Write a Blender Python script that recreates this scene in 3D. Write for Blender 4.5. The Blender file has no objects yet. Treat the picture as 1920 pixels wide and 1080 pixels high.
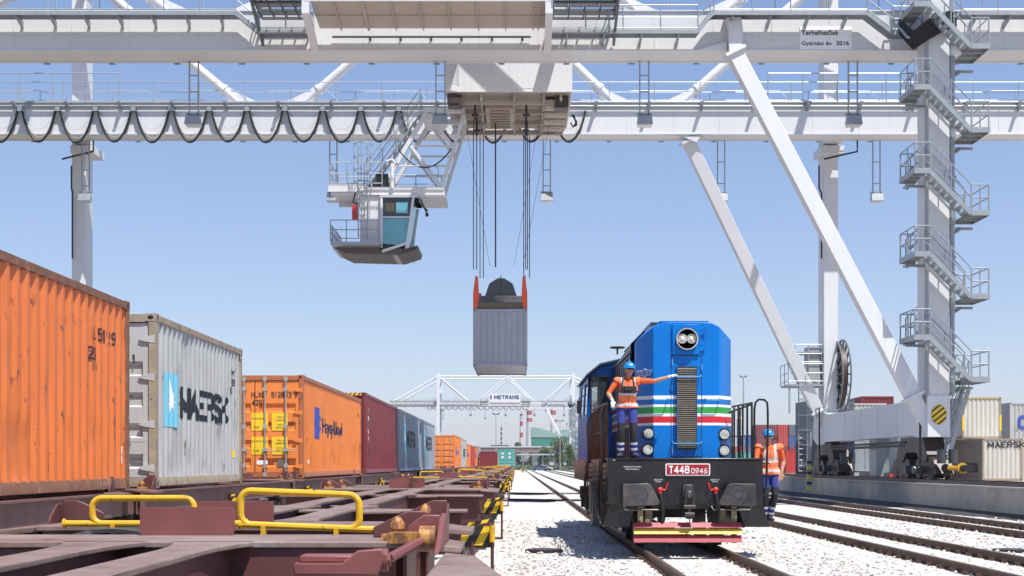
import bpy, bmesh, math, random
from mathutils import Vector, Matrix
random.seed(7)
R = math.radians
sc = bpy.context.scene
COL = sc.collection
# ---------------- camera, world, sun, exposure ----------------
# z = 0 is the rail head level, camera looks straight along the tracks (+Y)
cam = bpy.data.cameras.new('camera'); co = bpy.data.objects.new('camera', cam); COL.objects.link(co)
co.location = (0, 0, 1.58); co.rotation_euler = (R(90), 0, 0)
cam.sensor_width = 36; cam.lens = 45.75; cam.shift_x = -8/1920; cam.shift_y = 330/1920
cam.clip_start = 0.1; cam.clip_end = 8000
sc.camera = co
SUN = Vector((.28, -.41, 1)).normalized()
EL = math.asin(SUN.z); AZ = math.atan2(SUN.x, SUN.y)
w = bpy.data.worlds.new("World"); sc.world = w; w.use_nodes = True
nt = w.node_tree; nt.nodes.clear()
out = nt.nodes.new('ShaderNodeOutputWorld'); bg = nt.nodes.new('ShaderNodeBackground'); sky = nt.nodes.new('ShaderNodeTexSky')
sky.sky_type = 'NISHITA'; sky.sun_disc = False; sky.sun_elevation = EL; sky.sun_rotation = AZ
sky.altitude = 0; sky.air_density = 1.; sky.dust_density = .3; sky.ozone_density = 3.
bg.inputs['Strength'].default_value = 0.12
# colour grade of the sky: one power curve per channel
sp = nt.nodes.new('ShaderNodeSeparateColor'); cb = nt.nodes.new('ShaderNodeCombineColor'); nt.links.new(sky.outputs[0], sp.inputs[0])
for i, (g, k) in enumerate(((.79,.134),(.73,.145),(.61,.208))):
    p = nt.nodes.new('ShaderNodeMath'); p.operation = 'POWER'; p.inputs[1].default_value = g
    q = nt.nodes.new('ShaderNodeMath'); q.operation = 'MULTIPLY'; q.inputs[1].default_value = k/.12
    nt.links.new(sp.outputs[i], p.inputs[0]); nt.links.new(p.outputs[0], q.inputs[0]); nt.links.new(q.outputs[0], cb.inputs[i])
nt.links.new(cb.outputs[0], bg.inputs[0]); nt.links.new(bg.outputs[0], out.inputs[0])
sl = bpy.data.lights.new('sun', 'SUN'); so = bpy.data.objects.new('sun', sl); COL.objects.link(so)
sl.energy = 4.8; sl.angle = R(.5); sl.color = (1, .955, .88)
so.rotation_euler = SUN.to_track_quat('Z', 'Y').to_euler(); so.location = (20, -20, 60)
sc.view_settings.view_transform = 'Standard'; sc.view_settings.look = 'None'
sc.view_settings.exposure = 0.5; sc.view_settings.gamma = 1
sc.render.engine = 'CYCLES'

# ---------------- materials ----------------
MATS = {}
def mat(name, col, rough=.6, metal=0., noise=.08, nscale=3., rust=0., rustcol=(.12,.05,.025), streak=0., bump=0., spec=.5, coord='Object', emit=None, trans=0., rscale=2.2, dust=0.):
    if name in MATS: return MATS[name]
    m = bpy.data.materials.new(name); m.use_nodes = True; MATS[name] = m
    n = m.node_tree.nodes; l = m.node_tree.links; b = n['Principled BSDF']
    b.inputs['Roughness'].default_value = rough; b.inputs['Metallic'].default_value = metal
    b.inputs['Specular IOR Level'].default_value = spec
    if trans: b.inputs['Transmission Weight'].default_value = trans
    if emit: b.inputs['Emission Color'].default_value = (*emit, 1); b.inputs['Emission Strength'].default_value = 1
    tc = n.new('ShaderNodeTexCoord')
    t = n.new('ShaderNodeTexNoise'); t.inputs['Scale'].default_value = nscale; t.inputs['Detail'].default_value = 5
    l.new(tc.outputs[coord], t.inputs['Vector'])
    mx = n.new('ShaderNodeMix'); mx.data_type = 'RGBA'
    mx.inputs[6].default_value = (*[c*(1-noise*1.6) for c in col], 1); mx.inputs[7].default_value = (*[min(1, c*(1+noise*1.2)) for c in col], 1)
    l.new(t.outputs['Fac'], mx.inputs[0]); last = mx.outputs[2]
    def layer(fac, colr, last):
        q = n.new('ShaderNodeMix'); q.data_type = 'RGBA'; q.inputs[7].default_value = (*colr, 1)
        l.new(fac, q.inputs[0]); l.new(last, q.inputs[6]); return q.outputs[2]
    def ramp(src, a, bb):
        r = n.new('ShaderNodeMapRange'); r.inputs[1].default_value = a; r.inputs[2].default_value = bb; r.clamp = True
        l.new(src, r.inputs[0]); return r.outputs[0]
    if streak:
        mp = n.new('ShaderNodeMapping'); mp.inputs['Scale'].default_value = (5, 5, .35)
        l.new(tc.outputs[coord], mp.inputs[0])
        s = n.new('ShaderNodeTexNoise'); s.inputs['Scale'].default_value = 2.; s.inputs['Detail'].default_value = 6; s.inputs['Roughness'].default_value = .65
        l.new(mp.outputs[0], s.inputs['Vector'])
        f = ramp(s.outputs['Fac'], .52, .52+.5/(streak+.3))
        last = layer(f, [c*.55+rc*.25 for c, rc in zip(col, rustcol)], last)
    if rust:
        s = n.new('ShaderNodeTexNoise'); s.inputs['Scale'].default_value = rscale; s.inputs['Detail'].default_value = 12; s.inputs['Roughness'].default_value = .72
        mp = n.new('ShaderNodeMapping'); mp.inputs['Scale'].default_value = (1, 1, .5)
        l.new(tc.outputs[coord], mp.inputs[0]); l.new(mp.outputs[0], s.inputs['Vector'])
        f = ramp(s.outputs['Fac'], .68-rust*.2, .72-rust*.18)
        last = layer(f, rustcol, last)
    if dust:
        s = n.new('ShaderNodeTexNoise'); s.inputs['Scale'].default_value = 1.3; s.inputs['Detail'].default_value = 9; s.inputs['Roughness'].default_value = .7
        l.new(tc.outputs[coord], s.inputs['Vector'])
        f = ramp(s.outputs['Fac'], .42, .42+.5/dust)
        last = layer(f, (.36, .31, .29), last)
    l.new(last, b.inputs['Base Color'])
    if bump:
        bp = n.new('ShaderNodeBump'); bp.inputs['Strength'].default_value = bump; bp.inputs['Distance'].default_value = .02
        t2 = n.new('ShaderNodeTexNoise'); t2.inputs['Scale'].default_value = nscale*4; t2.inputs['Detail'].default_value = 6
        l.new(tc.outputs[coord], t2.inputs['Vector']); l.new(t2.outputs['Fac'], bp.inputs['Height']); l.new(bp.outputs[0], b.inputs['Normal'])
    return m

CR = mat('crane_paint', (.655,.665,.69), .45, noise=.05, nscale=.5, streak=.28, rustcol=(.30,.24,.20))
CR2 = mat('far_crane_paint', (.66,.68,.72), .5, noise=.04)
GALV = mat('galvanised', (.34,.37,.40), .45, .35, noise=.15, nscale=6)
GALVD = mat('steel_grating', (.16,.18,.20), .6, .3, noise=.2, nscale=20)
BLK = mat('black_rubber', (.012,.012,.014), .55, noise=.2)
CABLE_W = mat('white_cable', (.6,.6,.62), .5)
DARKST = mat('dark_brown_steel', (.05,.033,.03), .45, .1, noise=.2, nscale=3, dust=.08)
WAG = mat('wagon_maroon', (.115,.038,.036), .5, noise=.25, nscale=3, rust=.25, rustcol=(.16,.07,.04), dust=.07, bump=.12)
WAGT = mat('wagon_deck_maroon', (.19,.12,.105), .6, noise=.3, nscale=5, rust=.45, rustcol=(.13,.06,.035), dust=.9, bump=.3, streak=.3)
WAGL = mat('wagon_plate_maroon', (.20,.065,.062), .5, noise=.22, nscale=4, rust=.42, rustcol=(.07,.03,.02), bump=.1)
WAGF = mat('wagon_in_use', (.15,.075,.07), .6, noise=.25, nscale=3, rust=.2, rustcol=(.2,.12,.08), dust=.3)
YEL = mat('yellow_paint', (.68,.39,.02), .42, noise=.14, nscale=9, rust=.5, rustcol=(.22,.09,.03), rscale=16)
TWY = mat('twistlock_yellow', (.50,.24,.05), .55, noise=.3, nscale=20, rust=1.1, rustcol=(.2,.08,.04), rscale=14)
GLS = mat('window_glass', (.12,.36,.44), .06, 0, noise=.1, spec=.9)
GLD = mat('dark_glass', (.012,.018,.022), .05, 0, noise=.1, spec=.9)
WHT = mat('white_paint', (.78,.78,.78), .5, noise=.03)
BLKP = mat('black_paint', (.010,.010,.012), .25, noise=.3, nscale=4, dust=.06)
BLKW = mat('black_lettering', (.02,.02,.022), .5, noise=.1)
REDP = mat('red_paint', (.55,.03,.03), .4, noise=.1)
LAMPG = mat('lamp_glass', (.62,.63,.62), .12, 0, noise=.25, nscale=30, spec=.9)
HAZY = mat('hazard_yellow', (.78,.52,.02), .5, noise=.1, nscale=8, rust=.08)
HAZB = mat('hazard_black', (.02,.02,.02), .5)
CONC = mat('concrete', (.38,.365,.335), .85, noise=.25, nscale=1.2, streak=1.6, rustcol=(.14,.10,.06), rust=.05, rscale=1.5, bump=.4)

# ---------------- mesh builder ----------------
class MB:
    def __init__(s): s.v = []; s.f = []; s.m = []
    def poly(s, pts, m=0):
        i = len(s.v); s.v += [tuple(p) for p in pts]; s.f.append(tuple(range(i, i+len(pts)))); s.m.append(m)
    def hexa(s, p, m=0):   # 8 points: bottom 4 ccw, top 4 ccw
        i = len(s.v); s.v += [tuple(q) for q in p]
        for f in ((3,2,1,0),(4,5,6,7),(0,1,5,4),(1,2,6,5),(2,3,7,6),(3,0,4,7)):
            s.f.append(tuple(i+k for k in f)); s.m.append(m)
    def box(s, x0, x1, y0, y1, z0, z1, m=0):
        if x0 > x1: x0, x1 = x1, x0
        if y0 > y1: y0, y1 = y1, y0
        if z0 > z1: z0, z1 = z1, z0
        s.hexa([(x0,y0,z0),(x1,y0,z0),(x1,y1,z0),(x0,y1,z0),(x0,y0,z1),(x1,y0,z1),(x1,y1,z1),(x0,y1,z1)], m)
    def prism(s, pts, axis, a, b, m=0):   # pts 2D in the two other axes (x,y,z order), extruded along axis a..b
        def P(p, t):
            if axis == 'x': return (t, p[0], p[1])
            if axis == 'y': return (p[0], t, p[1])
            return (p[0], p[1], t)
        n = len(pts); i = len(s.v)
        s.v += [P(p, a) for p in pts] + [P(p, b) for p in pts]
        s.f.append(tuple(range(i, i+n))[::-1]); s.f.append(tuple(range(i+n, i+2*n))); s.m += [m, m]
        for k in range(n):
            j = (k+1) % n; s.f.append((i+k, i+j, i+n+j, i+n+k)); s.m.append(m)
    def beam(s, p0, p1, w, h, m=0, up=(0,0,1)):
        p0 = Vector(p0); p1 = Vector(p1); d = (p1-p0).normalized(); up = Vector(up)
        sd = d.cross(up)
        if sd.length < 1e-4: sd = Vector((1,0,0))
        sd.normalize(); u = sd.cross(d).normalized()
        a = sd*w/2; b = u*h/2
        s.hexa([p0-a-b, p0+a-b, p1+a-b, p1-a-b, p0-a+b, p0+a+b, p1+a+b, p1-a+b], m)
    def tube(s, pts, r, n=6, m=0, closed=False, cap=True):
        pts = [Vector(p) for p in pts]; rings = []; N = len(pts); rr = r if isinstance(r, (list, tuple)) else [r]*N
        prev = None
        for k, p in enumerate(pts):
            if closed: t = pts[(k+1) % N]-pts[k-1]
            else: t = pts[min(k+1, N-1)]-pts[max(k-1, 0)]
            t = t.normalized() if t.length > 1e-9 else Vector((0,0,1))
            if prev is None:
                a = t.orthogonal().normalized()
            else:
                a = prev - t*prev.dot(t)
                a = a.normalized() if a.length > 1e-6 else t.orthogonal().normalized()
            prev = a; b = t.cross(a); i = len(s.v)
            s.v += [tuple(p+(a*math.cos(2*math.pi*q/n)+b*math.sin(2*math.pi*q/n))*rr[k]) for q in range(n)]
            rings.append(i)
        for k in range(N if closed else N-1):
            i = rings[k]; j = rings[(k+1) % N]
            for q in range(n):
                s.f.append((i+q, i+(q+1) % n, j+(q+1) % n, j+q)); s.m.append(m)
        if cap and not closed:
            s.f.append(tuple(rings[0]+q for q in range(n))[::-1]); s.f.append(tuple(rings[-1]+q for q in range(n))); s.m += [m, m]
    def ell(s, c, r, nu=12, nv=8, m=0, v0=0., v1=1., mx=None):   # ellipsoid, v from top pole (0) to bottom (1)
        i = len(s.v)
        for a in range(nv+1):
            th = math.pi*(v0+(v1-v0)*a/nv)
            for b in range(nu):
                ph = 2*math.pi*b/nu
                p = Vector((r[0]*math.sin(th)*math.cos(ph), r[1]*math.sin(th)*math.sin(ph), r[2]*math.cos(th)))
                if mx is not None: p = mx @ p
                s.v.append((c[0]+p.x, c[1]+p.y, c[2]+p.z))
        for a in range(nv):
            for b in range(nu):
                s.f.append((i+a*nu+b, i+(a+1)*nu+b, i+(a+1)*nu+(b+1) % nu, i+a*nu+(b+1) % nu)); s.m.append(m)
    def disc(s, c, r, n, axis='y', m=0, r0=0, d=1):
        def P(a, rr):
            u = rr*math.cos(a); v = rr*math.sin(a)
            return {'y': (c[0]+u, c[1], c[2]+v), 'x': (c[0], c[1]+u, c[2]+v), 'z': (c[0]+u, c[1]+v, c[2])}[axis]
        A = [2*math.pi*k/n*d for k in range(n)]
        if r0 == 0: s.poly([P(a, r) for a in A], m)
        else:
            for k in range(n): s.poly([P(A[k], r0), P(A[k], r), P(A[(k+1) % n], r), P(A[(k+1) % n], r0)], m)
    def build(s, name, mats, parent=None, loc=None, bevel=0, ang=35, smooth=True):
        me = bpy.data.meshes.new(name); me.from_pydata(s.v, [], s.f)
        if not isinstance(mats, (list, tuple)): mats = [mats]
        for x in mats: me.materials.append(x)
        me.polygons.foreach_set('material_index', s.m)
        me.validate()
        bm = bmesh.new(); bm.from_mesh(me); bmesh.ops.remove_doubles(bm, verts=bm.verts, dist=1e-5)
        bmesh.ops.recalc_face_normals(bm, faces=bm.faces); bm.to_mesh(me); bm.free()
        if smooth:
            me.polygons.foreach_set('use_smooth', [True]*len(me.polygons)); me.set_sharp_from_angle(angle=R(ang))
        o = bpy.data.objects.new(name, me); COL.objects.link(o)
        if parent: o.parent = parent
        if loc: o.location = loc
        if bevel:
            b = o.modifiers.new('bevel', 'BEVEL'); b.width = bevel; b.segments = 2; b.limit_method = 'ANGLE'; b.angle_limit = R(40)
        return o
def tag(o, label=None, cat=None, group=None, kind=None):
    if label: o['label'] = label
    if cat: o['category'] = cat
    if group: o['group'] = group
    if kind: o['kind'] = kind
    return o
def empty(name, loc=(0,0,0), label=None, cat=None, group=None, rz=0, parent=None):
    o = bpy.data.objects.new(name, None); COL.objects.link(o); o.location = loc; o.rotation_euler = (0,0,rz); o.empty_display_size = .2
    if parent: o.parent = parent
    return tag(o, label, cat, group)
def copy_tree(o, parent=None, loc=None, rz=None, label=None, mat_map=None):
    c = o.copy(); COL.objects.link(c)
    if parent: c.parent = parent
    if mat_map and c.type == 'MESH' and any(m and m.name in mat_map for m in c.data.materials):
        key = c.data.name+'|'+'|'.join(sorted(mat_map.values()))
        if key in MESHC: c.data = MESHC[key]
        else:
            c.data = c.data.copy(); MESHC[key] = c.data
            for i, m in enumerate(c.data.materials):
                if m and m.name in mat_map: c.data.materials[i] = MATS[mat_map[m.name]]
    for ch in o.children: copy_tree(ch, c, mat_map=mat_map)
    if loc is not None: c.location = loc
    if rz is not None: c.rotation_euler[2] = rz
    if label: c['label'] = label
    return c
MESHC = {}
# text: returns a mesh object facing -Y (reading along +X) then placed by matrix
def text_bm(body, h, wscale=1., bold=0., width=None, align='CENTER', space=1.):
    cu = bpy.data.curves.new('t', 'FONT'); cu.body = body; cu.size = 1; cu.offset = bold; cu.resolution_u = 3; cu.align_x = align; cu.align_y = 'CENTER'; cu.space_character = space
    ob = bpy.data.objects.new('t', cu); me = bpy.data.meshes.new_from_object(ob)
    bm = bmesh.new(); bm.from_mesh(me); bpy.data.objects.remove(ob); bpy.data.curves.remove(cu); bpy.data.meshes.remove(me)
    bm.verts.ensure_lookup_table()
    xs = [v.co.x for v in bm.verts]; ys = [v.co.y for v in bm.verts]
    cx = (min(xs)+max(xs))/2; cy = (min(ys)+max(ys))/2; k = h/(max(ys)-min(ys)); kx = k*wscale
    if width: kx = width/(max(xs)-min(xs))
    if align == 'LEFT': cx = min(xs)
    for v in bm.verts: v.co = Vector(((v.co.x-cx)*kx, (v.co.y-cy)*k, 0))
    return bm
def bm_obj(bm, name, m, parent, mx=None):
    if mx is not None: bm.transform(mx)
    me = bpy.data.meshes.new(name); bm.to_mesh(me); bm.free(); me.materials.append(m)
    o = bpy.data.objects.new(name, me); COL.objects.link(o); o.parent = parent
    return o
GLYPH = {}
def _g(ch, *pl): GLYPH[ch] = pl
O_ = [(.2,0),(.8,0),(1,.15),(1,.85),(.8,1),(.2,1),(0,.85),(0,.15),(.2,0)]
_g('A', [(0,0),(.5,1),(1,0)], [(.2,.32),(.8,.32)]); _g('B', [(0,0),(0,1),(.8,1),(.95,.88),(.95,.64),(.8,.53),(0,.53)], [(.8,.53),(1,.4),(1,.12),(.8,0),(0,0)])
_g('C', [(1,.8),(.8,1),(.2,1),(0,.85),(0,.15),(.2,0),(.8,0),(1,.2)]); _g('D', [(0,0),(0,1),(.7,1),(1,.8),(1,.2),(.7,0),(0,0)]); _g('E', [(1,1),(0,1),(0,0),(1,0)], [(0,.5),(.85,.5)])
_g('G', [(1,.8),(.8,1),(.2,1),(0,.85),(0,.15),(.2,0),(.8,0),(1,.15),(1,.48),(.55,.48)]); _g('H', [(0,0),(0,1)], [(1,0),(1,1)], [(0,.5),(1,.5)]); _g('I', [(.5,0),(.5,1)])
_g('K', [(0,0),(0,1)], [(1,1),(.05,.42)], [(.35,.6),(1,0)]); _g('L', [(0,1),(0,0),(1,0)]); _g('M', [(0,0),(0,1),(.5,.25),(1,1),(1,0)]); _g('N', [(0,0),(0,1),(1,0),(1,1)])
_g('O', O_); _g('P', [(0,0),(0,1),(.8,1),(1,.85),(1,.6),(.8,.46),(0,.46)]); _g('R', [(0,0),(0,1),(.8,1),(1,.87),(1,.62),(.8,.5),(0,.5)], [(.5,.5),(1,0)])
_g('S', [(1,.82),(.8,1),(.2,1),(0,.87),(0,.65),(.2,.53),(.8,.47),(1,.35),(1,.13),(.8,0),(.2,0),(0,.18)]); _g('T', [(.5,0),(.5,1)], [(0,1),(1,1)]); _g('U', [(0,1),(0,.15),(.2,0),(.8,0),(1,.15),(1,1)])
_g('V', [(0,1),(.5,0),(1,1)]); _g('X', [(0,0),(1,1)], [(0,1),(1,0)]); _g('Y', [(0,1),(.5,.5),(1,1)], [(.5,.5),(.5,0)]); _g('Z', [(0,1),(1,1),(0,0),(1,0)])
_g('0', O_); _g('1', [(.15,.78),(.55,1),(.55,0)]); _g('2', [(0,.8),(.2,1),(.8,1),(1,.85),(1,.62),(0,0),(1,0)]); _g('3', [(0,1),(1,1),(.45,.6),(.8,.58),(1,.42),(1,.15),(.8,0),(.2,0),(0,.18)])
_g('4', [(.75,0),(.75,1),(0,.28),(1,.28)]); _g('5', [(.95,1),(.1,1),(.05,.55),(.75,.6),(1,.42),(1,.15),(.8,0),(.2,0),(0,.15)]); _g('6', [(.9,1),(.5,1),(.05,.55),(0,.15),(.2,0),(.8,0),(1,.15),(1,.4),(.8,.55),(.1,.5)])
_g('7', [(0,1),(1,1),(.35,0)]); _g('8', [(.2,.53),(.05,.66),(.05,.88),(.22,1),(.78,1),(.95,.88),(.95,.66),(.8,.53),(.2,.53),(0,.38),(0,.13),(.2,0),(.8,0),(1,.13),(1,.38),(.8,.53)]); _g('9', [(.1,0),(.5,0),(.95,.45),(1,.85),(.8,1),(.2,1),(0,.85),(0,.6),(.2,.45),(.9,.5)])
_g('-', [(.1,.45),(.9,.45)]); _g('.', [(.4,.0),(.4,.06)])
def stroke_bm(body, h, cw=.62, sw=.16, gap=.30, width=None):
    # block capitals from mitred strokes; cw, sw, gap are fractions of the height
    bm = bmesh.new(); x = 0; zz = 0
    sizes = []; cwid = {'1': .45, 'I': .1, '.': .1, 'M': cw*1.25, ' ': cw*.55}
    for ch in body:
        w_ = cwid.get(ch, cw)
        for pl in GLYPH.get(ch, ()):
            P = [Vector((x+p[0]*w_+ (0), sw/2+p[1]*(1-sw), 0)) for p in pl]
            for i in range(len(P)-1):
                a, c = P[i], P[i+1]; d = (c-a).normalized(); n = Vector((-d.y, d.x, 0))*sw/2; e = d*sw*.32
                a2 = a-e if i > 0 else a-(d*0 if abs(d.y) > .2 and i == 0 else d*0); c2 = c+e if i < len(P)-2 else c
                if len(P) == 2 or i in (0,): a2 = a-d*(sw/2 if abs(d.y) > .9 or abs(d.x) > .9 else .0)
                if i == len(P)-2: c2 = c+d*(sw/2 if abs(d.y) > .9 or (abs(d.x) > .9 and len(P) > 2) else .0)
                zz += 1; z = Vector((0,0,(zz % 3)*.0012/max(h,.05)*.5))
                vs = [bm.verts.new(q+z) for q in (a2-n, c2-n, c2+n, a2+n)]; bm.faces.new(vs)
        x += w_+gap
    xs = [v.co.x for v in bm.verts]; x0, x1 = min(xs), max(xs); k = (width/h/(x1-x0)) if width else 1
    for v in bm.verts: v.co = Vector(((v.co.x-(x0+x1)/2)*h*k, (v.co.y-.5)*h, v.co.z*h))
    return bm
def stext(body, h, at, face, m, parent, name='lettering', corr=None, **k):
    return put_flat(stroke_bm(body, h, **k), at, face, m, parent, name, corr)
def text(body, h, at, face, m, parent, name='lettering', corr=None, **k):
    """at: centre point; face: '-y' reads along +x, '+x' reads along +y, '-x' reads along -y"""
    bm = text_bm(body, h, **k)
    return put_flat(bm, at, face, m, parent, name, corr)
def put_flat(bm, at, face, m, parent, name, corr=None):
    at = Vector(at)
    ax = {'-y': (Vector((1,0,0)), Vector((0,-1,0))), '+x': (Vector((0,1,0)), Vector((1,0,0))), '-x': (Vector((0,-1,0)), Vector((-1,0,0)))}[face]
    if corr:
        ph, lim = corr
        bmesh.ops.triangulate(bm, faces=bm.faces)
        s0 = {'+x': at.y, '-x': -at.y}[face]; sg = 1 if face == '+x' else -1
        xs = [v.co.x for v in bm.verts]; a0 = min(xs)-.3; a1 = max(xs)+.3
        # cut at corrugation breaks
        k = math.floor(((at.y+min(sg*a0, sg*a1))-ph)/PITCH)-1
        while True:
            done = False
            for b in BREAKS:
                y = ph+k*PITCH+b; u = (y-at.y)*sg
                if min(sg*a0, sg*a1)+at.y-.4 < y < max(sg*a0, sg*a1)+at.y+.4 and a0 < u < a1:
                    bmesh.ops.bisect_plane(bm, geom=bm.verts[:]+bm.edges[:]+bm.faces[:], plane_co=(u,0,0), plane_no=(1,0,0), dist=1e-5)
                if y > max(sg*a0, sg*a1)+at.y+.4: done = True
            k += 1
            if done: break
    for v in bm.verts:
        p = at+ax[0]*v.co.x+Vector((0,0,1))*v.co.y+ax[1]*v.co.z
        if corr: p -= ax[1]*(cdepth(p.y-corr[0])-.004)
        v.co = p
    return bm_obj(bm, name, m, parent)
PITCH = .278; CD = .036; BREAKS = (0, .072, .140, .210)
def cdepth(u):
    u = u % PITCH
    if u < .072: return 0
    if u < .140: return CD*(u-.072)/.068
    if u < .210: return CD
    return CD*(1-(u-.210)/.068)
def railing(mb, p0, p1, h=1.1, step=1.5, r=.024, rails=(1., .55, .15), m=0, posts=True):
    p0 = Vector(p0); p1 = Vector(p1); L = (p1-p0).length; n = max(1, round(L/step)); U = Vector((0,0,h))
    for q in rails: mb.tube([p0+U*q, p1+U*q], r, 5, m)
    if posts:
        for k in range(n+1):
            p = p0.lerp(p1, k/n); mb.tube([p, p+U], r*1.1, 5, m)
def rrect(x0, x1, z0, z1, r, n=4):
    pts = []
    for cx, cz, a in ((x1-r, z1-r, 0), (x0+r, z1-r, 90), (x0+r, z0+r, 180), (x1-r, z0+r, 270)):
        for k in range(n+1):
            t = R(a+90*k/n); pts.append((cx+r*math.cos(t), cz+r*math.sin(t)))
    return pts
# ---------------- ground, ballast, tracks ----------------
def ballast_mat():
    m = bpy.data.materials.new('ballast'); m.use_nodes = True; n = m.node_tree.nodes; l = m.node_tree.links; b = n['Principled BSDF']
    tc = n.new('ShaderNodeTexCoord'); b.inputs['Roughness'].default_value = .95; b.inputs['Specular IOR Level'].default_value = .2
    vo = n.new('ShaderNodeTexVoronoi'); vo.inputs['Scale'].default_value = 24; l.new(tc.outputs['Object'], vo.inputs['Vector'])
    cr = n.new('ShaderNodeValToRGB'); l.new(vo.outputs['Color'], cr.inputs[0])
    e = cr.color_ramp.elements; e[0].position = .0; e[0].color = (.36,.26,.20,1); e[1].position = 1; e[1].color = (.58,.56,.54,1)
    for p, c in ((.04,(.42,.33,.26,1)), (.08,(.52,.50,.475,1)), (.5,(.545,.525,.505,1))):
        q = e.new(p); q.color = c
    no = n.new('ShaderNodeTexNoise'); no.inputs['Scale'].default_value = .5; no.inputs['Detail'].default_value = 6; l.new(tc.outputs['Object'], no.inputs['Vector'])
    mr = n.new('ShaderNodeMapRange'); mr.inputs[1].default_value = .3; mr.inputs[2].default_value = .7; mr.inputs[3].default_value = .9; mr.inputs[4].default_value = 1.0
    l.new(no.outputs['Fac'], mr.inputs[0])
    mx = n.new('ShaderNodeMix'); mx.data_type = 'RGBA'; mx.blend_type = 'MULTIPLY'; mx.inputs[0].default_value = 1
    l.new(cr.outputs[0], mx.inputs[6]); l.new(mr.outputs[0], mx.inputs[7]); l.new(mx.outputs[2], b.inputs['Base Color'])
    bp = n.new('ShaderNodeBump'); bp.inputs['Strength'].default_value = .28; bp.inputs['Distance'].default_value = .03; bp.invert = True
    l.new(vo.outputs['Distance'], bp.inputs['Height']); l.new(bp.outputs[0], b.inputs['Normal'])
    MATS['ballast'] = m; return m
BAL = ballast_mat()
GB = -.17
def sheet(name, x0, x1, y0, y1, z, m):
    b = MB(); b.poly([(x0,y0,z),(x1,y0,z),(x1,y1,z),(x0,y1,z)]); o = b.build(name, m); o['kind'] = 'structure'; return o
sheet('ground', -3000, 3000, -300, 6000, GB-.25, mat('earth', (.20,.17,.12), .95, noise=.3, nscale=.05))
# ballast bed: gently uneven sheet, raised 25 cm over the earth
b = MB(); rnd = random.Random(3)
XS = [-16+.5*i for i in range(65)]; XS = [x for x in XS if x <= 16.15]; XS[-1] = 16.1
YS = [0]; 
while YS[-1] < 500: YS.append(YS[-1]+(.4 if YS[-1] < 45 else YS[-1]*.03))
TR = (-6.55, -1.66, 3.13, 7.9, 12.65)
def gz(x, y):
    z = GB+rnd.uniform(-.012, .012)
    if min(abs(x-t) for t in TR) > 1.6: z -= .03
    return z
grid = [[len(b.v)+0 for _ in XS] for _ in YS]
for j, y in enumerate(YS):
    for i, x in enumerate(XS):
        grid[j][i] = len(b.v); b.v.append((x, y, gz(x, y)))
for j in range(len(YS)-1):
    for i in range(len(XS)-1):
        b.f.append((grid[j][i], grid[j][i+1], grid[j+1][i+1], grid[j+1][i])); b.m.append(0)
o = b.build('ballast_bed', BAL, ang=180); o['kind'] = 'structure'
# loose stones on the ballast, uncountable
b = MB(); rnd = random.Random(5)
def stone(b, c, r):
    k = len(b.v); q = [rnd.uniform(.6, 1.1)*r for _ in range(6)]; a = rnd.uniform(0, 6)
    ca, sa = math.cos(a), math.sin(a)
    for d, s in zip(((1,0,0),(-1,0,0),(0,1,0),(0,-1,0),(0,0,1),(0,0,-1)), q):
        x, y, z = d[0]*s, d[1]*s, d[2]*s*.7+rnd.uniform(-.2, .2)*r
        b.v.append((c[0]+x*ca-y*sa, c[1]+x*sa+y*ca, c[2]+z))
    mm = 0 if rnd.random() < .84 else (1 if rnd.random() < .6 else 2)
    for f in ((0,2,4),(2,1,4),(1,3,4),(3,0,4),(2,0,5),(1,2,5),(3,1,5),(0,3,5)):
        b.f.append(tuple(k+i for i in f)); b.m.append(mm)
for _ in range(17000):
    y = 8.5/(1-rnd.random()*.80); x = rnd.uniform(max(-1.2, -.4*y), min(15.6, .42*y))
    stone(b, (x, y, GB+rnd.uniform(-.01, .015)), rnd.uniform(.018, .042)*(1+y/60))
o = b.build('loose_stones', [mat('stone_white', (.58,.56,.54), .9, noise=.15, nscale=9), mat('stone_tan', (.44,.35,.29), .9, noise=.2, nscale=9), mat('stone_grey', (.46,.44,.42), .9, noise=.2, nscale=9)], smooth=False)
tag(o, 'loose pale and tan stones lying on top of the white track ballast', 'gravel', kind='stuff')

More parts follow.
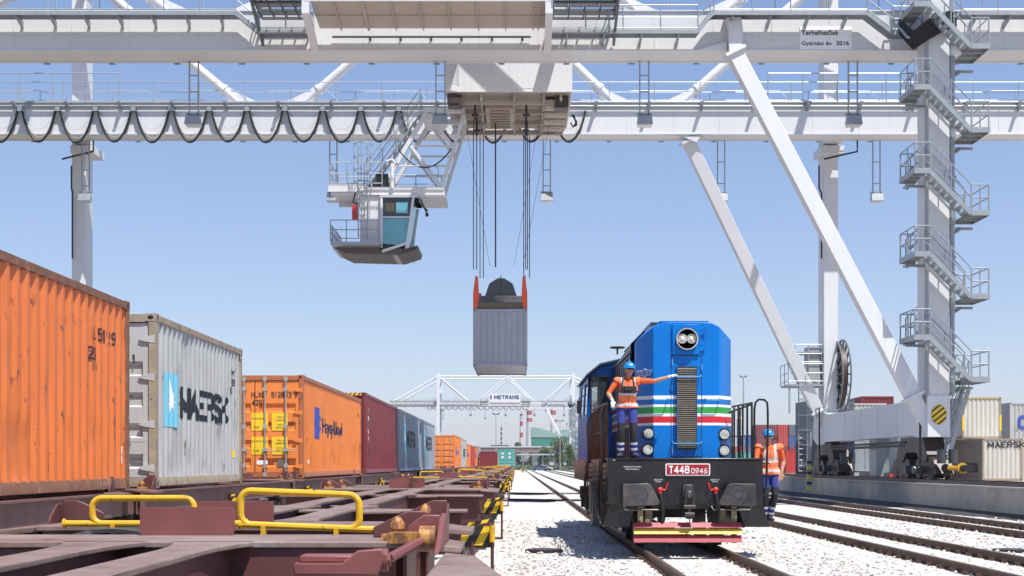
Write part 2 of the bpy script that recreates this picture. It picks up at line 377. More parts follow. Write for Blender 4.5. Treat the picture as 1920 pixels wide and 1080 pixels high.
RAILM = mat('rusty_rail', (.115,.062,.042), .6, .15, noise=.25, nscale=8, dust=.12)
RAILT = mat('rail_head', (.23,.17,.14), .35, .6, noise=.15, nscale=6)
SLP = mat('concrete_sleeper', (.55,.53,.51), .9, noise=.15, nscale=3, bump=.3)
def rail_profile(): return [(-.075,-.17),(.075,-.17),(.075,-.155),(.012,-.13),(.010,-.045),(.036,-.035),(.036,-.004),(.030,0),(-.030,0),(-.036,-.004),(-.036,-.035),(-.010,-.045),(-.012,-.13),(-.075,-.155)]
def track(x, y0, y1, label, ynear):
    t = empty('railway_track', (x, y0, 0), label, 'railway track', 'railway tracks in the white ballast')
    L = y1-y0
    for s in (-.7535, .7535):
        b = MB(); P = [(s+p[0], p[1]) for p in rail_profile()]; n = len(P)
        b.prism(P, 'y', 0, L, 0)
        for i, f in enumerate(b.f):
            if len(f) == 4 and all(b.v[k][2] > -.0045 for k in f): b.m[i] = 1
        b.build('rail', [RAILM, RAILT], t)
    b = MB(); c = MB(); k = 0; y = ynear-y0
    while y < min(L, 170):
        b.hexa([(-1.3,y-.14,-.24),(1.3,y-.14,-.24),(1.3,y+.14,-.24),(-1.3,y+.14,-.24),(-1.27,y-.11,-.158),(1.27,y-.11,-.158),(1.27,y+.11,-.158),(-1.27,y+.11,-.158)])
        for s in (-.7535, .7535):
            for d in (-1, 1):
                xx = s+d*.09; c.box(xx-.03, xx+.03, y-.05, y+.05, -.156, -.12)
                c.tube([(xx, y-.045, -.12), (xx+d*.03, y-.05, -.105), (xx+d*.055, y, -.11), (xx+d*.03, y+.05, -.105), (xx, y+.045, -.12)], .012, 4)
                c.tube([(xx, y, -.12), (xx, y, -.085)], .016, 6)
        y += .6
    o = b.build('sleepers', SLP, t); o['kind'] = 'stuff'
    o = c.build('rail_fasteners', RAILM, t); o['kind'] = 'stuff'
    # bolted joint plates
    for (s, yy) in ((-.7535, 27.), (.7535, 25.3)) if x > 5 else ():
        j = MB(); j.box(s-.03, s-.012, yy-y0-.35, yy-y0+.35, -.12, -.05)
        for q in range(4): j.tube([(s-.05, yy-y0-.25+q*.17, -.085), (s-.02, yy-y0-.25+q*.17, -.085)], .016, 6)
        j.build('joint_plate', RAILM, t)
    return t
track(3.13, 4, 440, 'railway track in white ballast under the blue locomotive', 11)
track(7.9, 4, 440, 'railway track in white ballast just right of the blue locomotive', 12)
track(12.65, 4, 440, 'railway track in white ballast beside the low concrete wall', 16)
track(-1.66, 2, 440, 'railway track beneath the row of empty maroon container wagons', 12)
track(-6.55, 2, 440, 'railway track beneath the wagons loaded with containers', 14)
# low concrete wall with crane rail
wl = empty('retaining_wall', (0,0,0), 'low weathered concrete wall carrying the gantry crane rail', 'wall')
b = MB(); y = 5
while y < 330:
    b.box(16.1, 17.9, y, y+5.985, GB-.3, .78); y += 6
b.build('wall_panels', CONC, wl)
b = MB(); b.prism([(16.02,.78),(17.95,.78),(17.95,.83),(16.02,.83)], 'y', 4, 330); b.build('coping', mat('coping_concrete', (.46,.44,.41), .9, noise=.2, nscale=2, bump=.2), wl)
cr_ = empty('crane_rail', (16.9,0,.83), 'dark crane rail bolted along the top of the concrete wall', 'crane rail')
b = MB(); b.prism([(-.09,0),(.09,0),(.09,.02),(.02,.04),(.02,.1),(.05,.11),(.05,.16),(-.05,.16),(-.05,.11),(-.02,.1),(-.02,.04),(-.09,.02)], 'y', 4, 330); b.build('rail', DARKST, cr_)
b = MB(); y = 30
while y < 150:
    b.prism([(y-.13,0),(y+.13,0),(y+.05,.09),(y-.05,.09)], 'x', -.42, -.1); b.prism([(y-.13,0),(y+.13,0),(y+.05,.09),(y-.05,.09)], 'x', .1, .42); y += .62
o = b.build('rail_clamps', DARKST, cr_); o['kind'] = 'stuff'
b = MB(); b.box(-.62, -.45, 4, 330, 0, .05); b.box(-.66, -.64, 4, 330, -.03, .14); b.build('cable_channel', DARKST, cr_)
# asphalt patch along the wall foot
def foot():
    b = MB(); y = 5; rnd = random.Random(9)
    while y < 160:
        e1 = 15.45+.15*math.sin((y+.7)*.5)+.06*math.sin((y+.7)*3.1); e0 = 15.45+.15*math.sin(y*.5)+.06*math.sin(y*3.1); b.poly([(16.09,y,GB+.13),(16.09,y+.7,GB+.13),(e1,y+.7,GB-.02),(e0,y,GB-.02)]); y += .7
    o = b.build('asphalt_strip', mat('asphalt', (.045,.045,.05), .9, noise=.3, nscale=6, bump=.6)); o['kind'] = 'structure'
foot()
b = MB(); b.box(17.9, 700, 4, 900, GB-.3, .55); o = b.build('container_yard', mat('yard_concrete', (.36,.32,.28), .9, noise=.15, nscale=.3)); o['kind'] = 'structure'
# drain covers, cables crossing
def drain(x, y, label):
    t = empty('drain_cover', (x, y, GB-.01), label, 'drain cover', 'drain covers between the tracks')
    b = MB(); b.tube([(0,0,0),(0,0,.05)], .33, 20); b.build('lid', DARKST, t)
    b = MB(); b.tube([(0,0,-.05),(0,0,.035)], .39, 20); b.build('ring', BLK, t)
drain(.56, 26.2, 'round dark drain cover in the ballast left of the locomotive')
drain(9.95, 26.2, 'round dark drain cover between the tracks at the right edge')
for (yy, lab) in ((63.5, 'dark cable across the ballast, the nearer one'), (77, 'thin dark cable across the ballast, the farther one')):
    b = MB(); b.tube([(-.4+i*.5, yy-1.8+.9*math.cos(i*.45)+(.8 if i > 5 else 0)*.5, GB+.03) for i in range(11)], .07, 5)
    tag(b.build('cable', DARKST), lab, 'cable')
# ---------------- containers ----------------
def cpaint(name, col, rust=.12, streak=.35, rustcol=(.13,.055,.03)): return mat(name, col, .45, noise=.10, nscale=.8, rust=rust, rustcol=rustcol, streak=streak, rscale=3.5)
ORG = cpaint('container_orange', (.71,.18,.043), .42, .7)
ORG2 = cpaint('container_orange_fresh', (.78,.225,.045), .28, .35)
GRY = cpaint('container_grey', (.45,.455,.45), .38, .8, (.17,.10,.06))
MAR = cpaint('container_maroon', (.19,.028,.035), .03, .35, (.35,.2,.2))
GRB = cpaint('container_blue_grey', (.30,.35,.42), .04, .5, (.2,.2,.22))
REDC = cpaint('container_red', (.45,.04,.03), .08)
TEAL = cpaint('container_teal', (.10,.36,.32), .06)
NAVY = cpaint('container_navy', (.012,.02,.06), .04, .2)
SLATE = cpaint('container_slate', (.12,.14,.17), .06)
BEIGE = cpaint('container_beige', (.55,.53,.47), .14, .45)
BLU = cpaint('container_blue', (.03,.10,.32), .08)
RUSTY = mat('rusty_post', (.22,.10,.06), .7, noise=.35, nscale=6, rust=.35, rustcol=(.34,.24,.16), rscale=6, bump=.3)
RUSTG = mat('rusty_grey_post', (.34,.27,.20), .7, noise=.3, nscale=5, rust=.42, rustcol=(.10,.05,.03), rscale=6, bump=.3)
SBLUE = mat('star_blue', (.17,.52,.68), .5, noise=.08)
HBLUE = mat('logo_blue', (.05,.09,.42), .5)
LETB = mat('faded_black', (.02,.022,.03), .5, noise=.2)
GROD = mat('lock_rod', (.42,.40,.38), .45, .3, noise=.25, nscale=8, rust=.1)
LYEL = mat('label_yellow', (.85,.55,.02), .5)
def container(loc, L, H, pm, label, near='door', post=None, group=None, far=False, name='shipping_container', rz=0, rod=GROD, group_cat='container'):
    t = empty(name, loc, label, group_cat, group, rz)
    post = post or pm; W = 1.219; h = L/2
    # frame
    b = MB()
    for sx in (-1, 1):
        for sy in (-1, 1):
            b.box(sx*W, sx*(W-.11), sy*h, sy*(h-.13), .118, H-.118)
        b.box(sx*W, sx*(W-.06), -h+.178, h-.178, H-.11, H-.012)   # top rail
        b.prism([(sx*W,.03),(sx*(W-.04),.03),(sx*(W-.04),.17),(sx*(W-.02),.17),(sx*(W-.012),.155)], 'y', -h+.178, h-.178)
    for sy in (-1, 1):
        b.box(-W+.16, W-.16, sy*h, sy*(h-.07), H-.13, H-.01); b.box(-W+.16, W-.16, sy*h, sy*(h-.07), .02, .15)
    b.build('frame', post, t, bevel=.004 if not far else 0)
    if far:
        c = MB()
        for sx in (-1, 1):
            for sy in (-1, 1):
                for z in (0, H-.118): c.box(sx*W, sx*(W-.162), sy*h, sy*(h-.178), z, z+.118)
        c.build('corner_castings', post, t)
    else:
        for sx in (-1, 1):
            for sy in (-1, 1):
                for z in (0, H-.118):
                    c = MB(); c.box(sx*(W+.004), sx*(W-.162), sy*(h+.004), sy*(h-.178), z, z+.118)
                    c.poly([(sx*(W+.006), sy*(h-.05-.03*math.cos(a)) - sy*.04, z+.059+.04*math.sin(a)) for a in [R(30*k) for k in range(12)]], 1)
                    c.poly([(sx*(W-.08)+.045*math.cos(a), sy*(h+.006), z+.059+.03*math.sin(a)) for a in [R(30*k) for k in range(12)]], 1)
                    c.build('corner_casting', [post, BLK], t)
    # roof and floor
    b = MB(); b.box(-W+.06, W-.06, -h+.07, h-.07, H-.05, H-.02); b.box(-W+.05, W-.05, -h+.1, h-.1, .06, .15); b.build('roof_and_floor', pm, t)
    # corrugated side walls
    for sx in (-1, 1):
        b = MB(); y = -h+.13; pts = []; ph = -h+.13
        while y < h-.13:
            for q in BREAKS:
                if y+q < h-.13: pts.append((y+q, cdepth(q)))
            y += PITCH
        pts.append((h-.13, cdepth(h-.13-ph)))
        x0 = W-.012
        nz = 1 if far else 22; dents = []
        if not far:
            rd = random.Random(int(L*10)+sx+int(loc[1]))
            dents = [(rd.uniform(-h, h), rd.uniform(.2, H-.2) if rd.random() < .5 else rd.uniform(.2, .8), rd.uniform(.08, .35), rd.uniform(.12, .4), rd.uniform(.008, .03)) for _ in range(int(L*4.5))]
        def dd(y_, z_, e):
            q = 0
            if z_ < .2 or z_ > H-.15: return 0
            for (dy, dz_, ry, rz_, am) in dents:
                u = ((y_-dy)/ry)**2+((z_-dz_)/rz_)**2
                if u < 4: q += am*math.exp(-u*1.5)*(1 if e < .02 else .4)
            return q
        zs = [.155+(H-.255)*k/nz for k in range(nz+1)]
        X_ = [[x0-e-dd(y_, z_, e) for z_ in zs] for y_, e in pts]
        for i in range(len(pts)-1):
            a, c = pts[i][0], pts[i+1][0]
            for k in range(nz):
                b.poly([(sx*X_[i][k], a, zs[k]), (sx*X_[i+1][k], c, zs[k]), (sx*X_[i+1][k+1], c, zs[k+1]), (sx*X_[i][k+1], a, zs[k+1])])
        b.build('side_wall', pm, t, ang=22)
    # ends: near = -y end, far end corrugated
    for sy in (-1, 1):
        if sy == -1 and near == 'door':
            for sx in (-1, 1):
                b = MB(); d = -h+.03
                xa, xb = sx*.008, sx*(W-.12)
                # z profile: proud bands and recessed panels
                Z = [.16]; D = [0]; ph = (H-.3)/5
                for k in range(5):
                    z0 = .15+k*ph
                    Z += [z0+.30*ph, z0+.36*ph, z0+.66*ph, z0+.78*ph]; D += [0, .045, .045, 0] if k not in (0, 4) or k == 0 else [0, 0, 0, 0]
                Z.append(H-.14); D.append(0)
                xi, xo = sx*.10, sx*(W-.2)
                for k in range(len(Z)-1):
                    b.poly([(xi, d+D[k], Z[k]), (xo, d+D[k], Z[k]), (xo, d+D[k+1], Z[k+1]), (xi, d+D[k+1], Z[k+1])])
                b.box(xa, xi, d-.004, d+.05, .16, H-.14); b.box(xo, xb, d-.004, d+.05, .16, H-.14)
                dr = b.build('door', pm, t, smooth=False)
                g = MB(); g.box(sx*.002, sx*.008, d-.012, d+.03, .16, H-.14); g.box(sx*(W-.12), sx*(W-.112), d-.012, d+.03, .16, H-.14)
                g.box(sx*.01, sx*(W-.12), d-.008, d+.03, H-.14, H-.13); g.box(sx*.01, sx*(W-.12), d-.008, d+.03, .15, .16); g.build('seal', BLK, dr)
                for xr in ((.26, .78) if not far else (.3, .8)):
                    q = MB(); x = sx*xr; q.tube([(x, d-.055, .06), (x, d-.055, H-.04)], .020, 6)
                    for zz in (.09, H-.1, H-.35, .32, H*.5): q.box(x-.045, x+.045, d-.075, d-.0, zz-.05, zz+.05)
                    q.build('lock_rod', rod, dr)
                    if not far:
                        q = MB(); q.tube([(x, d-.08, .72), (x-sx*.02, d-.09, .70), (x+sx*.3, d-.09, .69)], .014, 5); q.box(x-.06, x+.06, d-.07, d, .66, .76); q.build('handle', rod, dr)
                if not far:
                    for zz in (.3, .95, 1.65, H-.38):
                        q = MB(); q.prism([(sx*(W-.02), zz-.06), (sx*(W-.02), zz+.06), (sx*(W-.2), zz+.03), (sx*(W-.26), zz-.005), (sx*(W-.2), zz-.03)], 'y', d-.035, d); q.build('hinge', pm, dr)
        else:
            b = MB(); x = -W+.11; pts = []
            while x < W-.11:
                for q in BREAKS:
                    if x+q < W-.11: pts.append((x+q, cdepth(q)))
                x += PITCH
            pts.append((W-.11, 0)); yo = h-.02
            for (a, da), (c, dc) in zip(pts, pts[1:]):
                b.poly([(a, sy*(yo-da), .14), (c, sy*(yo-dc), .14), (c, sy*(yo-dc), H-.12), (a, sy*(yo-da), H-.12)])
            b.build('end_wall', pm, t, smooth=False)
    t['_L'] = L
    return t
def shape_bm(pts):
    bm = bmesh.new(); vs = [bm.verts.new((x, y, 0)) for x, y in pts]; bm.faces.new(vs); return bm
def rect_bm(w_, h_, r=.05): return shape_bm(rrect(-w_/2, w_/2, -h_/2, h_/2, r))
def star_bm(r, n=7):
    pts = []
    for k in range(2*n):
        a = math.pi/2+math.pi*k/n+.12; q = r*(1 if k % 2 == 0 else .36)*(1.12 if k in (0, 6) else .9); pts.append((q*math.cos(a), q*math.sin(a)))
    bm = bmesh.new(); c = bm.verts.new((0,0,0)); vs = [bm.verts.new((x, y, 0)) for x, y in pts]
    for i in range(2*n): bm.faces.new((c, vs[i], vs[(i+1) % (2*n)]))
    return bm
def maersk(t, side, y0, zc, hh, far=False):
    """blue square with white star then word, reading direction away from near end on +x side, towards near end on -x"""
    L = t['_L']; ph = -L/2+.13; s = 1 if side == '+x' else -1; X = s*(1.219-.012+.003); cr = (ph, 0)
    put_flat(rect_bm(hh*1.55, hh*1.6, .07), (X, y0, zc), side, SBLUE, t, 'emblem', cr)
    put_flat(star_bm(hh*.62), (X+s*.003, y0, zc), side, WHT, t, 'emblem_star', cr)
    stext('MAERSK', hh, (X, y0+s*(hh*.95+hh*3.4), zc), side, LETB, t, 'lettering', cr, width=hh*6.6, sw=.2, gap=.24)
    t.id_properties_ensure()
ZC = 1.22; XC = -6.55; GL = 'containers on the loaded train'
# first orange
c = container((XC, 17.94-6.096, ZC), 12.192, 2.591, ORG, 'big weathered orange container cut off by the left edge of the photo', near='end', post=RUSTY, group=GL)
ph = -6.096+.13; X = 1.21
stext('L 5 1 29', .17, (X, 5.05, 2.02), '+x', LETB, c, 'lettering', (ph,0), width=.9)
stext('2G', .17, (X, 4.62, 1.76), '+x', LETB, c, 'lettering', (ph,0), width=.3)
put_flat(rect_bm(.07,.16,.01), (X, 4.45, 1.48), '+x', WHT, c, 'label', (ph,0))
for (yy, zz) in ((5.75,.55),(5.75,.42),(3.05,.40)): put_flat(rect_bm(.05,.11,.01), (X, yy, zz), '+x', WHT, c, 'label', (ph,0))
text('S 942', .07, (1.222, 5.0, .10), '+x', mat('chalk_mark', (.5,.33,.28), .8), c, 'lettering', width=.4)
# grey 20 ft
c = container((XC, 19.25+3.03, ZC), 6.058, 2.591, GRY, 'rust-edged pale grey container with white star, behind the first orange one', post=RUSTG, group=GL)
maersk(c, '+x', -2.1, 1.35, .52)
stext('K Y', .12, (1.21, 2.25, 2.08), '+x', LETB, c, 'lettering', (-3.029+.13,0)); stext('9 8', .12, (1.21, 2.25, 1.90), '+x', LETB, c, 'lettering', (-3.029+.13,0)); stext('G', .12, (1.21, 2.12, 1.74), '+x', LETB, c, 'lettering', (-3.029+.13,0)); stext('3', .1, (1.21, 2.42, 1.5), '+x', LETB, c, 'lettering', (-3.029+.13,0))
put_flat(rect_bm(.07,.15,.01), (1.21, 2.35, .55), '+x', LYEL, c, 'label', (-3.029+.13,0))
d = -3.029+.03-.012
stext('728', .13, (.62, d, 1.92), '-y', LETB, c); stext('1', .13, (.88, d, 1.92), '-y', LETB, c); stext('1', .12, (.56, d, 1.76), '-y', LETB, c)
for k, s_ in enumerate(('0 KG','0 LB','0 KG','0 KG','0 LB')): text(s_, .06, (.62, d+.005, 1.46-k*.105-(.1 if k > 2 else 0)), '-y', LETB, c)
put_flat(rect_bm(.22,.09,.01), (.72, d, .33), '-y', WHT, c, 'label'); text('CIMC', .05, (.72, d-.003, .33), '-y', HBLUE, c)
# orange 40 ft with lettering
c = container((XC, 32.6+6.096, ZC), 12.192, 2.591, ORG2, 'orange container with a dark blue company name, door end with four grey lock rods', group=GL, post=cpaint('orange_post', (.42,.13,.05), .4, .5))
d = -6.096+.03-.012; ph = -6.096+.13
stext('HLXU', .14, (.08, d, 2.10), '-y', LETB, c, width=.34); stext('512843 9', .14, (.74, d, 2.10), '-y', LETB, c, width=.66); stext('42G1', .14, (.08, d, 1.90), '-y', LETB, c, width=.32)
for k, (x_, z_, w_, h_) in enumerate(((.12,1.42,.42,.45),(.62,1.42,.40,.45),(.12,.82,.42,.45),(.62,.82,.40,.45))):
    put_flat(rect_bm(w_,h_,.02), (x_, d, z_), '-y', LYEL, c, 'label_panel')
for s_, x_, z_ in (('MAX.GROSS',.1,1.50),('TARE',.03,1.28),('32500 kg',.64,1.53),('71650 lbs',.64,1.46),('3980 kg',.64,1.34),('8770 lbs',.64,1.27),('MAX.PAYLOAD',.1,.93),('CUBE',.03,.69),('28520 kg',.64,.95),('62880 lbs',.64,.88),('67.7 m3',.64,.76),('2390 cuft',.64,.69)):
    text(s_, .045, (x_, d-.004, z_), '-y', LETB, c)
put_flat(rect_bm(.28,.11,.03), (.18, d, .40), '-y', WHT, c, 'label'); put_flat(rect_bm(.26,.2,.02), (.68, d, .38), '-y', mat('dull_plate', (.16,.12,.09), .6), c, 'data_plate')
X = 1.21
put_flat(shape_bm([(-.5,.42),(.3,.42),(.5,.1),(.25,0),(.5,-.12),(.3,-.42),(-.5,-.42)]), (X, -6.096+2.45, 1.46), '+x', HBLUE, c, 'emblem', (ph,0))
text('Hapag-Lloyd', .52, (X, -6.096+5.35, 1.36), '+x', mat('name_navy', (.02,.025,.09), .5), c, 'lettering', (ph,0), width=4.0, bold=.012)
put_flat(rect_bm(.12,.1,.01), (X, -5.2, .42), '+x', WHT, c, 'label', (ph,0))
text('HLX', .11, (X, 5.3, 2.0), '+x', LETB, c, 'lettering', (ph,0))
# maroon high cube
c = container((XC, 46.1+6.096, ZC), 12.192, 2.896, MAR, 'maroon high container with yellow and black stripes at its top edge', near='end', group=GL)
for k in range(5):
    x_ = .35+k*.16; b = MB(); b.poly([(x_, -6.099, 2.79), (x_+.09, -6.099, 2.79), (x_+.15, -6.099, 2.88), (x_+.06, -6.099, 2.88)]); b.build('hazard_stripe', HAZY, c)
for k, s_ in enumerate('TRIU8'): text(s_, .17, (1.21, -5.1, 2.25-k*.24), '+x', WHT, c, 'lettering', (ph,0))
put_flat(rect_bm(.15,.34,.01), (1.21, 5.0, 1.2), '+x', LYEL, c, 'label', (ph,0))
# two blue-grey with star
for (yy, lab) in ((59.5, 'blue-grey container with star square, directly behind the maroon one'), (73.0, 'blue-grey container with star square, the last before the gap in the train')):
    c = container((XC, yy+6.096, ZC), 12.192, 2.896, GRB, lab, near='end', group=GL, far=True)
    maersk(c, '+x', -6.096+2.9, 1.6, .85)
# far part of the loaded train
def hap(c, L):
    put_flat(rect_bm(1., .85, .05), (1.21, -L/2+2., 1.5), '+x', HBLUE, c, 'emblem', (-L/2+.13,0))
    text('Hapag-Lloyd', .5, (1.21, -L/2+5.2, 1.4), '+x', HBLUE, c, 'lettering', (-L/2+.13,0), width=4.2, bold=.03)
for (yy, L, H, pm, nr, lab, fn) in ((113.5,12.192,2.896,ORG2,'door','bright orange container with door end facing, first one after the gap in the train','h'),
        (127,12.192,2.896,GRY,'end','pale grey container with star square, between two far orange containers','m'),
        (140,12.192,2.591,ORG2,'end','far orange container directly behind the far pale grey one','h'),
        (155,12.192,2.591,REDC,'door','far red container in the middle of the loaded train','') ,
        (168.5,12.192,2.591,ORG,'end','far weathered orange container right behind the far red one','h'),
        (182,12.192,2.896,GRB,'door','farthest blue-grey container of the loaded train','m')):
    c = container((XC, yy+L/2, ZC), L, H, pm, lab, near=nr, group=GL, far=True)
    if fn == 'h': hap(c, L)
    if fn == 'm': maersk(c, '+x', -6.096+2.9, 1.5, .85)
container((-3.9, 184, GB+.9), 6.058, 2.591, MAR, 'far dark maroon container standing left of the teal one', near='end', far=True, group='containers beyond the empty wagons')
container((-2.9, 205, GB+.4), 6.058, 2.591, ORG, 'small far orange container between the maroon and the teal ones', near='end', far=True, group='containers beyond the empty wagons')
c = container((-1.45, 196, 1.22), 6.058, 2.591, TEAL, 'teal green container with door end facing, on the far end of the empty wagons', near='door', far=True, group='containers beyond the empty wagons', rod=cpaint('teal_rod', (.2,.45,.42), 0, 0))
for x_ in (-.6, .45):
    for z_ in (1.9, 1.35): put_flat(rect_bm(.4,.25,.01), (x_, -3.029+.01, z_), '-y', WHT, c, 'label')
# ---- right yard ----
GY = 'containers stacked in the yard on the right'
YZ = .55
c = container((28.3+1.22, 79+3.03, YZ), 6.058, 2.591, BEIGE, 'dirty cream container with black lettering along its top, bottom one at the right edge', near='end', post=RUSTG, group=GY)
stext('MAERSK', .36, (.22, -3.03, 2.2), '-y', LETB, c, width=2.25, sw=.2)
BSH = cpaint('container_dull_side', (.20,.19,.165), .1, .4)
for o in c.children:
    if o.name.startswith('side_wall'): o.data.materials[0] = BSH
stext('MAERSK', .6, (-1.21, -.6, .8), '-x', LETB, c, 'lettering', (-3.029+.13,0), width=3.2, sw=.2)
c = container((28.9+.08, 81+3.03, YZ+2.6), 6.058, 2.591, BEIGE, 'cream container with yellow marks at its corner posts, stacked on top at the right', near='end', post=RUSTG, group=GY)
for s in (-1, 1):
    b = MB(); b.box(s*1.222, s*1.10, -3.036, -3.030, .5, 1.5); b.build('corner_mark', LYEL, c)
b = MB()
for k in range(9): b.poly([(-1.05+k*.24,-3.034,2.50),(-.95+k*.24,-3.034,2.50),(-.90+k*.24,-3.034,2.57),(-1.0+k*.24,-3.034,2.57)])
b.build('hazard_stripe', HAZY, c)
c = container((33.3+1.3, 88+3.03, YZ+2.6), 6.058, 2.591, GRY, 'pale grey container with a large blue C, top one at the right edge', near='end', group=GY)
stext('C', .95, (-.25, -3.03, 1.25), '-y', HBLUE, c, sw=.22, cw=.7)
container((33.3+1.3, 88+3.03, YZ), 6.058, 2.591, BEIGE, 'cream container in the yard hidden under the one with the blue C', near='end', far=True, group=GY)
container((24.6+1.3, 86+3.03, YZ+2.2), 6.058, 2.591, BLU, 'blue container with door end behind the crane stairs', near='door', far=True, group=GY)
container((24.6+1.3, 86+3.03, YZ-.4), 6.058, 2.591, REDC, 'red container beneath the blue one behind the crane stairs', near='end', far=True, group=GY)
c = container((19+1.22, 82.5+3.03, YZ+2.6), 6.058, 2.591, SLATE, 'dark slate grey container stacked behind the rear crane leg', near='door', group=GY)
text('hapag', .35, (.1, -3.04, 1.4), '-y', WHT, c)
c = container((19+1.22, 82.5+3.03, YZ), 6.058, 2.591, NAVY, 'navy container with white CMA CGM letters under the slate grey one', near='end', group=GY)
stext('CMA CGM', .5, (-1.21, .1, 1.05), '-x', WHT, c, 'lettering', (-3.029+.13,0), width=3.4)
container((22.8+1.3, 89+6.1, YZ+2.6), 12.192, 2.591, BEIGE, 'cream container seen over the crane sill beam left of the reddish one', near='end', far=True, group=GY)
container((22.8+1.3, 89+6.1, YZ), 12.192, 2.591, GRY, 'pale grey container showing under the crane sill beam', near='end', far=True, group=GY)
container((27.5, 99+6.1, YZ+3.6), 12.192, 2.591, MAR, 'dark red container stacked highest, seen over the crane sill beam', near='end', far=True, group=GY)
container((27.5, 99+6.1, YZ+1.0), 12.192, 2.591, TEAL, 'teal container hidden under the highest dark red one', near='end', far=True, group=GY)
container((30.3+1.2, 146+6, YZ), 12.192, 2.591, REDC, 'bright red container with a white mark beside the man at the right handrail', near='end', far=True, group=GY)
container((29.6+1.2, 175+6, YZ), 12.192, 2.591, TEAL, 'teal container low down beyond the locomotive handrails', near='end', far=True, group=GY)
# far block of door ends, 310 m away
base = container((50, 313, YZ), 6.058, 2.591, MAR, None, near='door', far=True, rod=mat('pale_rod', (.5,.4,.38), .6)); 
cols = ['container_maroon','container_red','container_maroon','container_blue','container_teal','container_slate','container_orange']
rnd = random.Random(12); lv = ['bottom', 'second', 'third', 'top']; first = True; cn = {'container_maroon':'maroon','container_red':'red','container_blue':'blue','container_teal':'teal','container_slate':'dark grey','container_orange':'orange'}
for i in range(9):
    for k in range(4 if i >= 3 else 3 if i > 1 else 2):
        cc = cols[rnd.choice((0,0,1,2,0,1,3,5) if i >= 3 else (3,4,1,4,5))]
        lab = '%s container end, %s level of the distant stack, column %d from its left' % (cn[cc], lv[k], i+1)
        o = copy_tree(base, loc=(50.5+i*2.62, 313+rnd.uniform(-.3,.3), YZ+k*2.6), label=lab, mat_map={'container_maroon': cc})
        o['group'] = 'distant stack of containers seen end on'
def kill(o):
    for ch in list(o.children): kill(ch)
    bpy.data.objects.remove(o)
kill(base)
# ---------------- container flat wagons ----------------
# local: x across (centre 0), y along from the near end beam, z = 0 rail head, deck 1.22
DK = 1.22
def hazplate(b, x0, x1, y, z0, z1, n=4, flip=1):
    """black plate with yellow slanted stripes (material 1)"""
    b.box(x0, x1, y, y+.03, z0, z1, 0)
    w_ = (x1-x0)/n
    for k in range(n):
        a = x0+k*w_; q = .45*w_; sl = min(.6*w_, (x1-a-q)) if flip > 0 else 0
        b.poly([(a, y-.003, z0+.004), (a+q, y-.003, z0+.004), (min(a+q+sl, x1), y-.003, z1-.004), (a+sl, y-.003, z1-.004)], 1)
def bogie_mesh(parent, yc, m=DARKST):
    bo = MB()
    for s in (-1, 1):
        bo.prism([(yc-1.35,.38),(yc-1.05,.30),(yc-.5,.30),(yc-.3,.42),(yc+.3,.42),(yc+.5,.30),(yc+1.05,.30),(yc+1.35,.38),(yc+1.3,.62),(yc+.4,.80),(yc-.4,.80),(yc-1.3,.62)], 'x', s*.98, s*1.10)
        for d in (-.9, .9):
            bo.tube([(s*1.10, yc+d, .46), (s*1.22, yc+d, .46)], .13, 10); bo.tube([(s*1.04, yc+d-.25, .55), (s*1.04, yc+d-.25, .75)], .08, 8); bo.tube([(s*1.04, yc+d+.25, .55), (s*1.04, yc+d+.25, .75)], .08, 8)
    bo.box(-1, 1, yc-.2, yc+.2, .45, .8)
    g = bo.build('bogie', m, parent)
    for d in (-.9, .9):
        for s in (-1, 1):
            q = MB(); q.tube([(s*.69, yc+d, .46), (s*.715, yc+d, .46), (s*.72, yc+d, .46), (s*.83, yc+d, .46)], [.49, .49, .46, .455], 24)
            q.build('wheel', mat('wheel_steel', (.10,.08,.07), .5, .4, noise=.2), g)
        q = MB(); q.tube([(-.7, yc+d, .46), (.7, yc+d, .46)], .08, 8); q.build('axle', m, g)
def twistlock(parent, x, y, z=DK, m=None):
    b = MB(); b.box(x-.07, x+.07, y-.05, y+.05, z, z+.03)
    b.tube([(x,y,z+.02),(x,y,z+.05),(x,y,z+.056),(x,y,z+.08),(x,y,z+.105),(x,y,z+.115)], [.030,.028,.035,.036,.02,.005], 14)
    b.build('twistlock', m or TWY, parent)
def guide_plate(parent, x, y, s, m, h=1.):
    b = MB(); b.prism([(x-s*.14,DK),(x+s*.12,DK),(x+s*.12,DK+.13*h),(x+s*.03,DK+.13*h),(x-s*.02,DK+.11*h),(x-s*.14,DK+.05)], 'y', y+.24, y+.256)
    b.prism([(y+.0, DK-.02), (y+.24, DK-.02), (y+.24, DK+.11*h), (y+.15, DK+.11*h), (y+.02, DK+.03)], 'x', x+s*.12, x+s*.136)
    b.build('guide_plate', m, parent, bevel=.006)
def handle(parent, x0, x1, y, z0, z1, bar, tilt=0):
    b = MB(); r = .0185
    P = [(px, y, pz) for px, pz in rrect(x0, x1, z0, z1, .055, 5)]
    b.tube(P, r, 10, closed=True)
    b.tube([(bar[0], y, z0), (bar[1], y, z0)], r, 10)
    for x in (x0+.12, x1-.12): b.box(x-.012, x+.012, y-.02, y+.02, DK-.05, z0)
    for x in (bar[0], bar[1]): b.tube([(x-.006, y, z0), (x+.006, y, z0)], r*1.5, 10)
    b.v = [(p[0], p[1], p[2]-(p[0]-x0)*tilt) for p in b.v]
    b.build('yellow_guard_rail', YEL, parent)
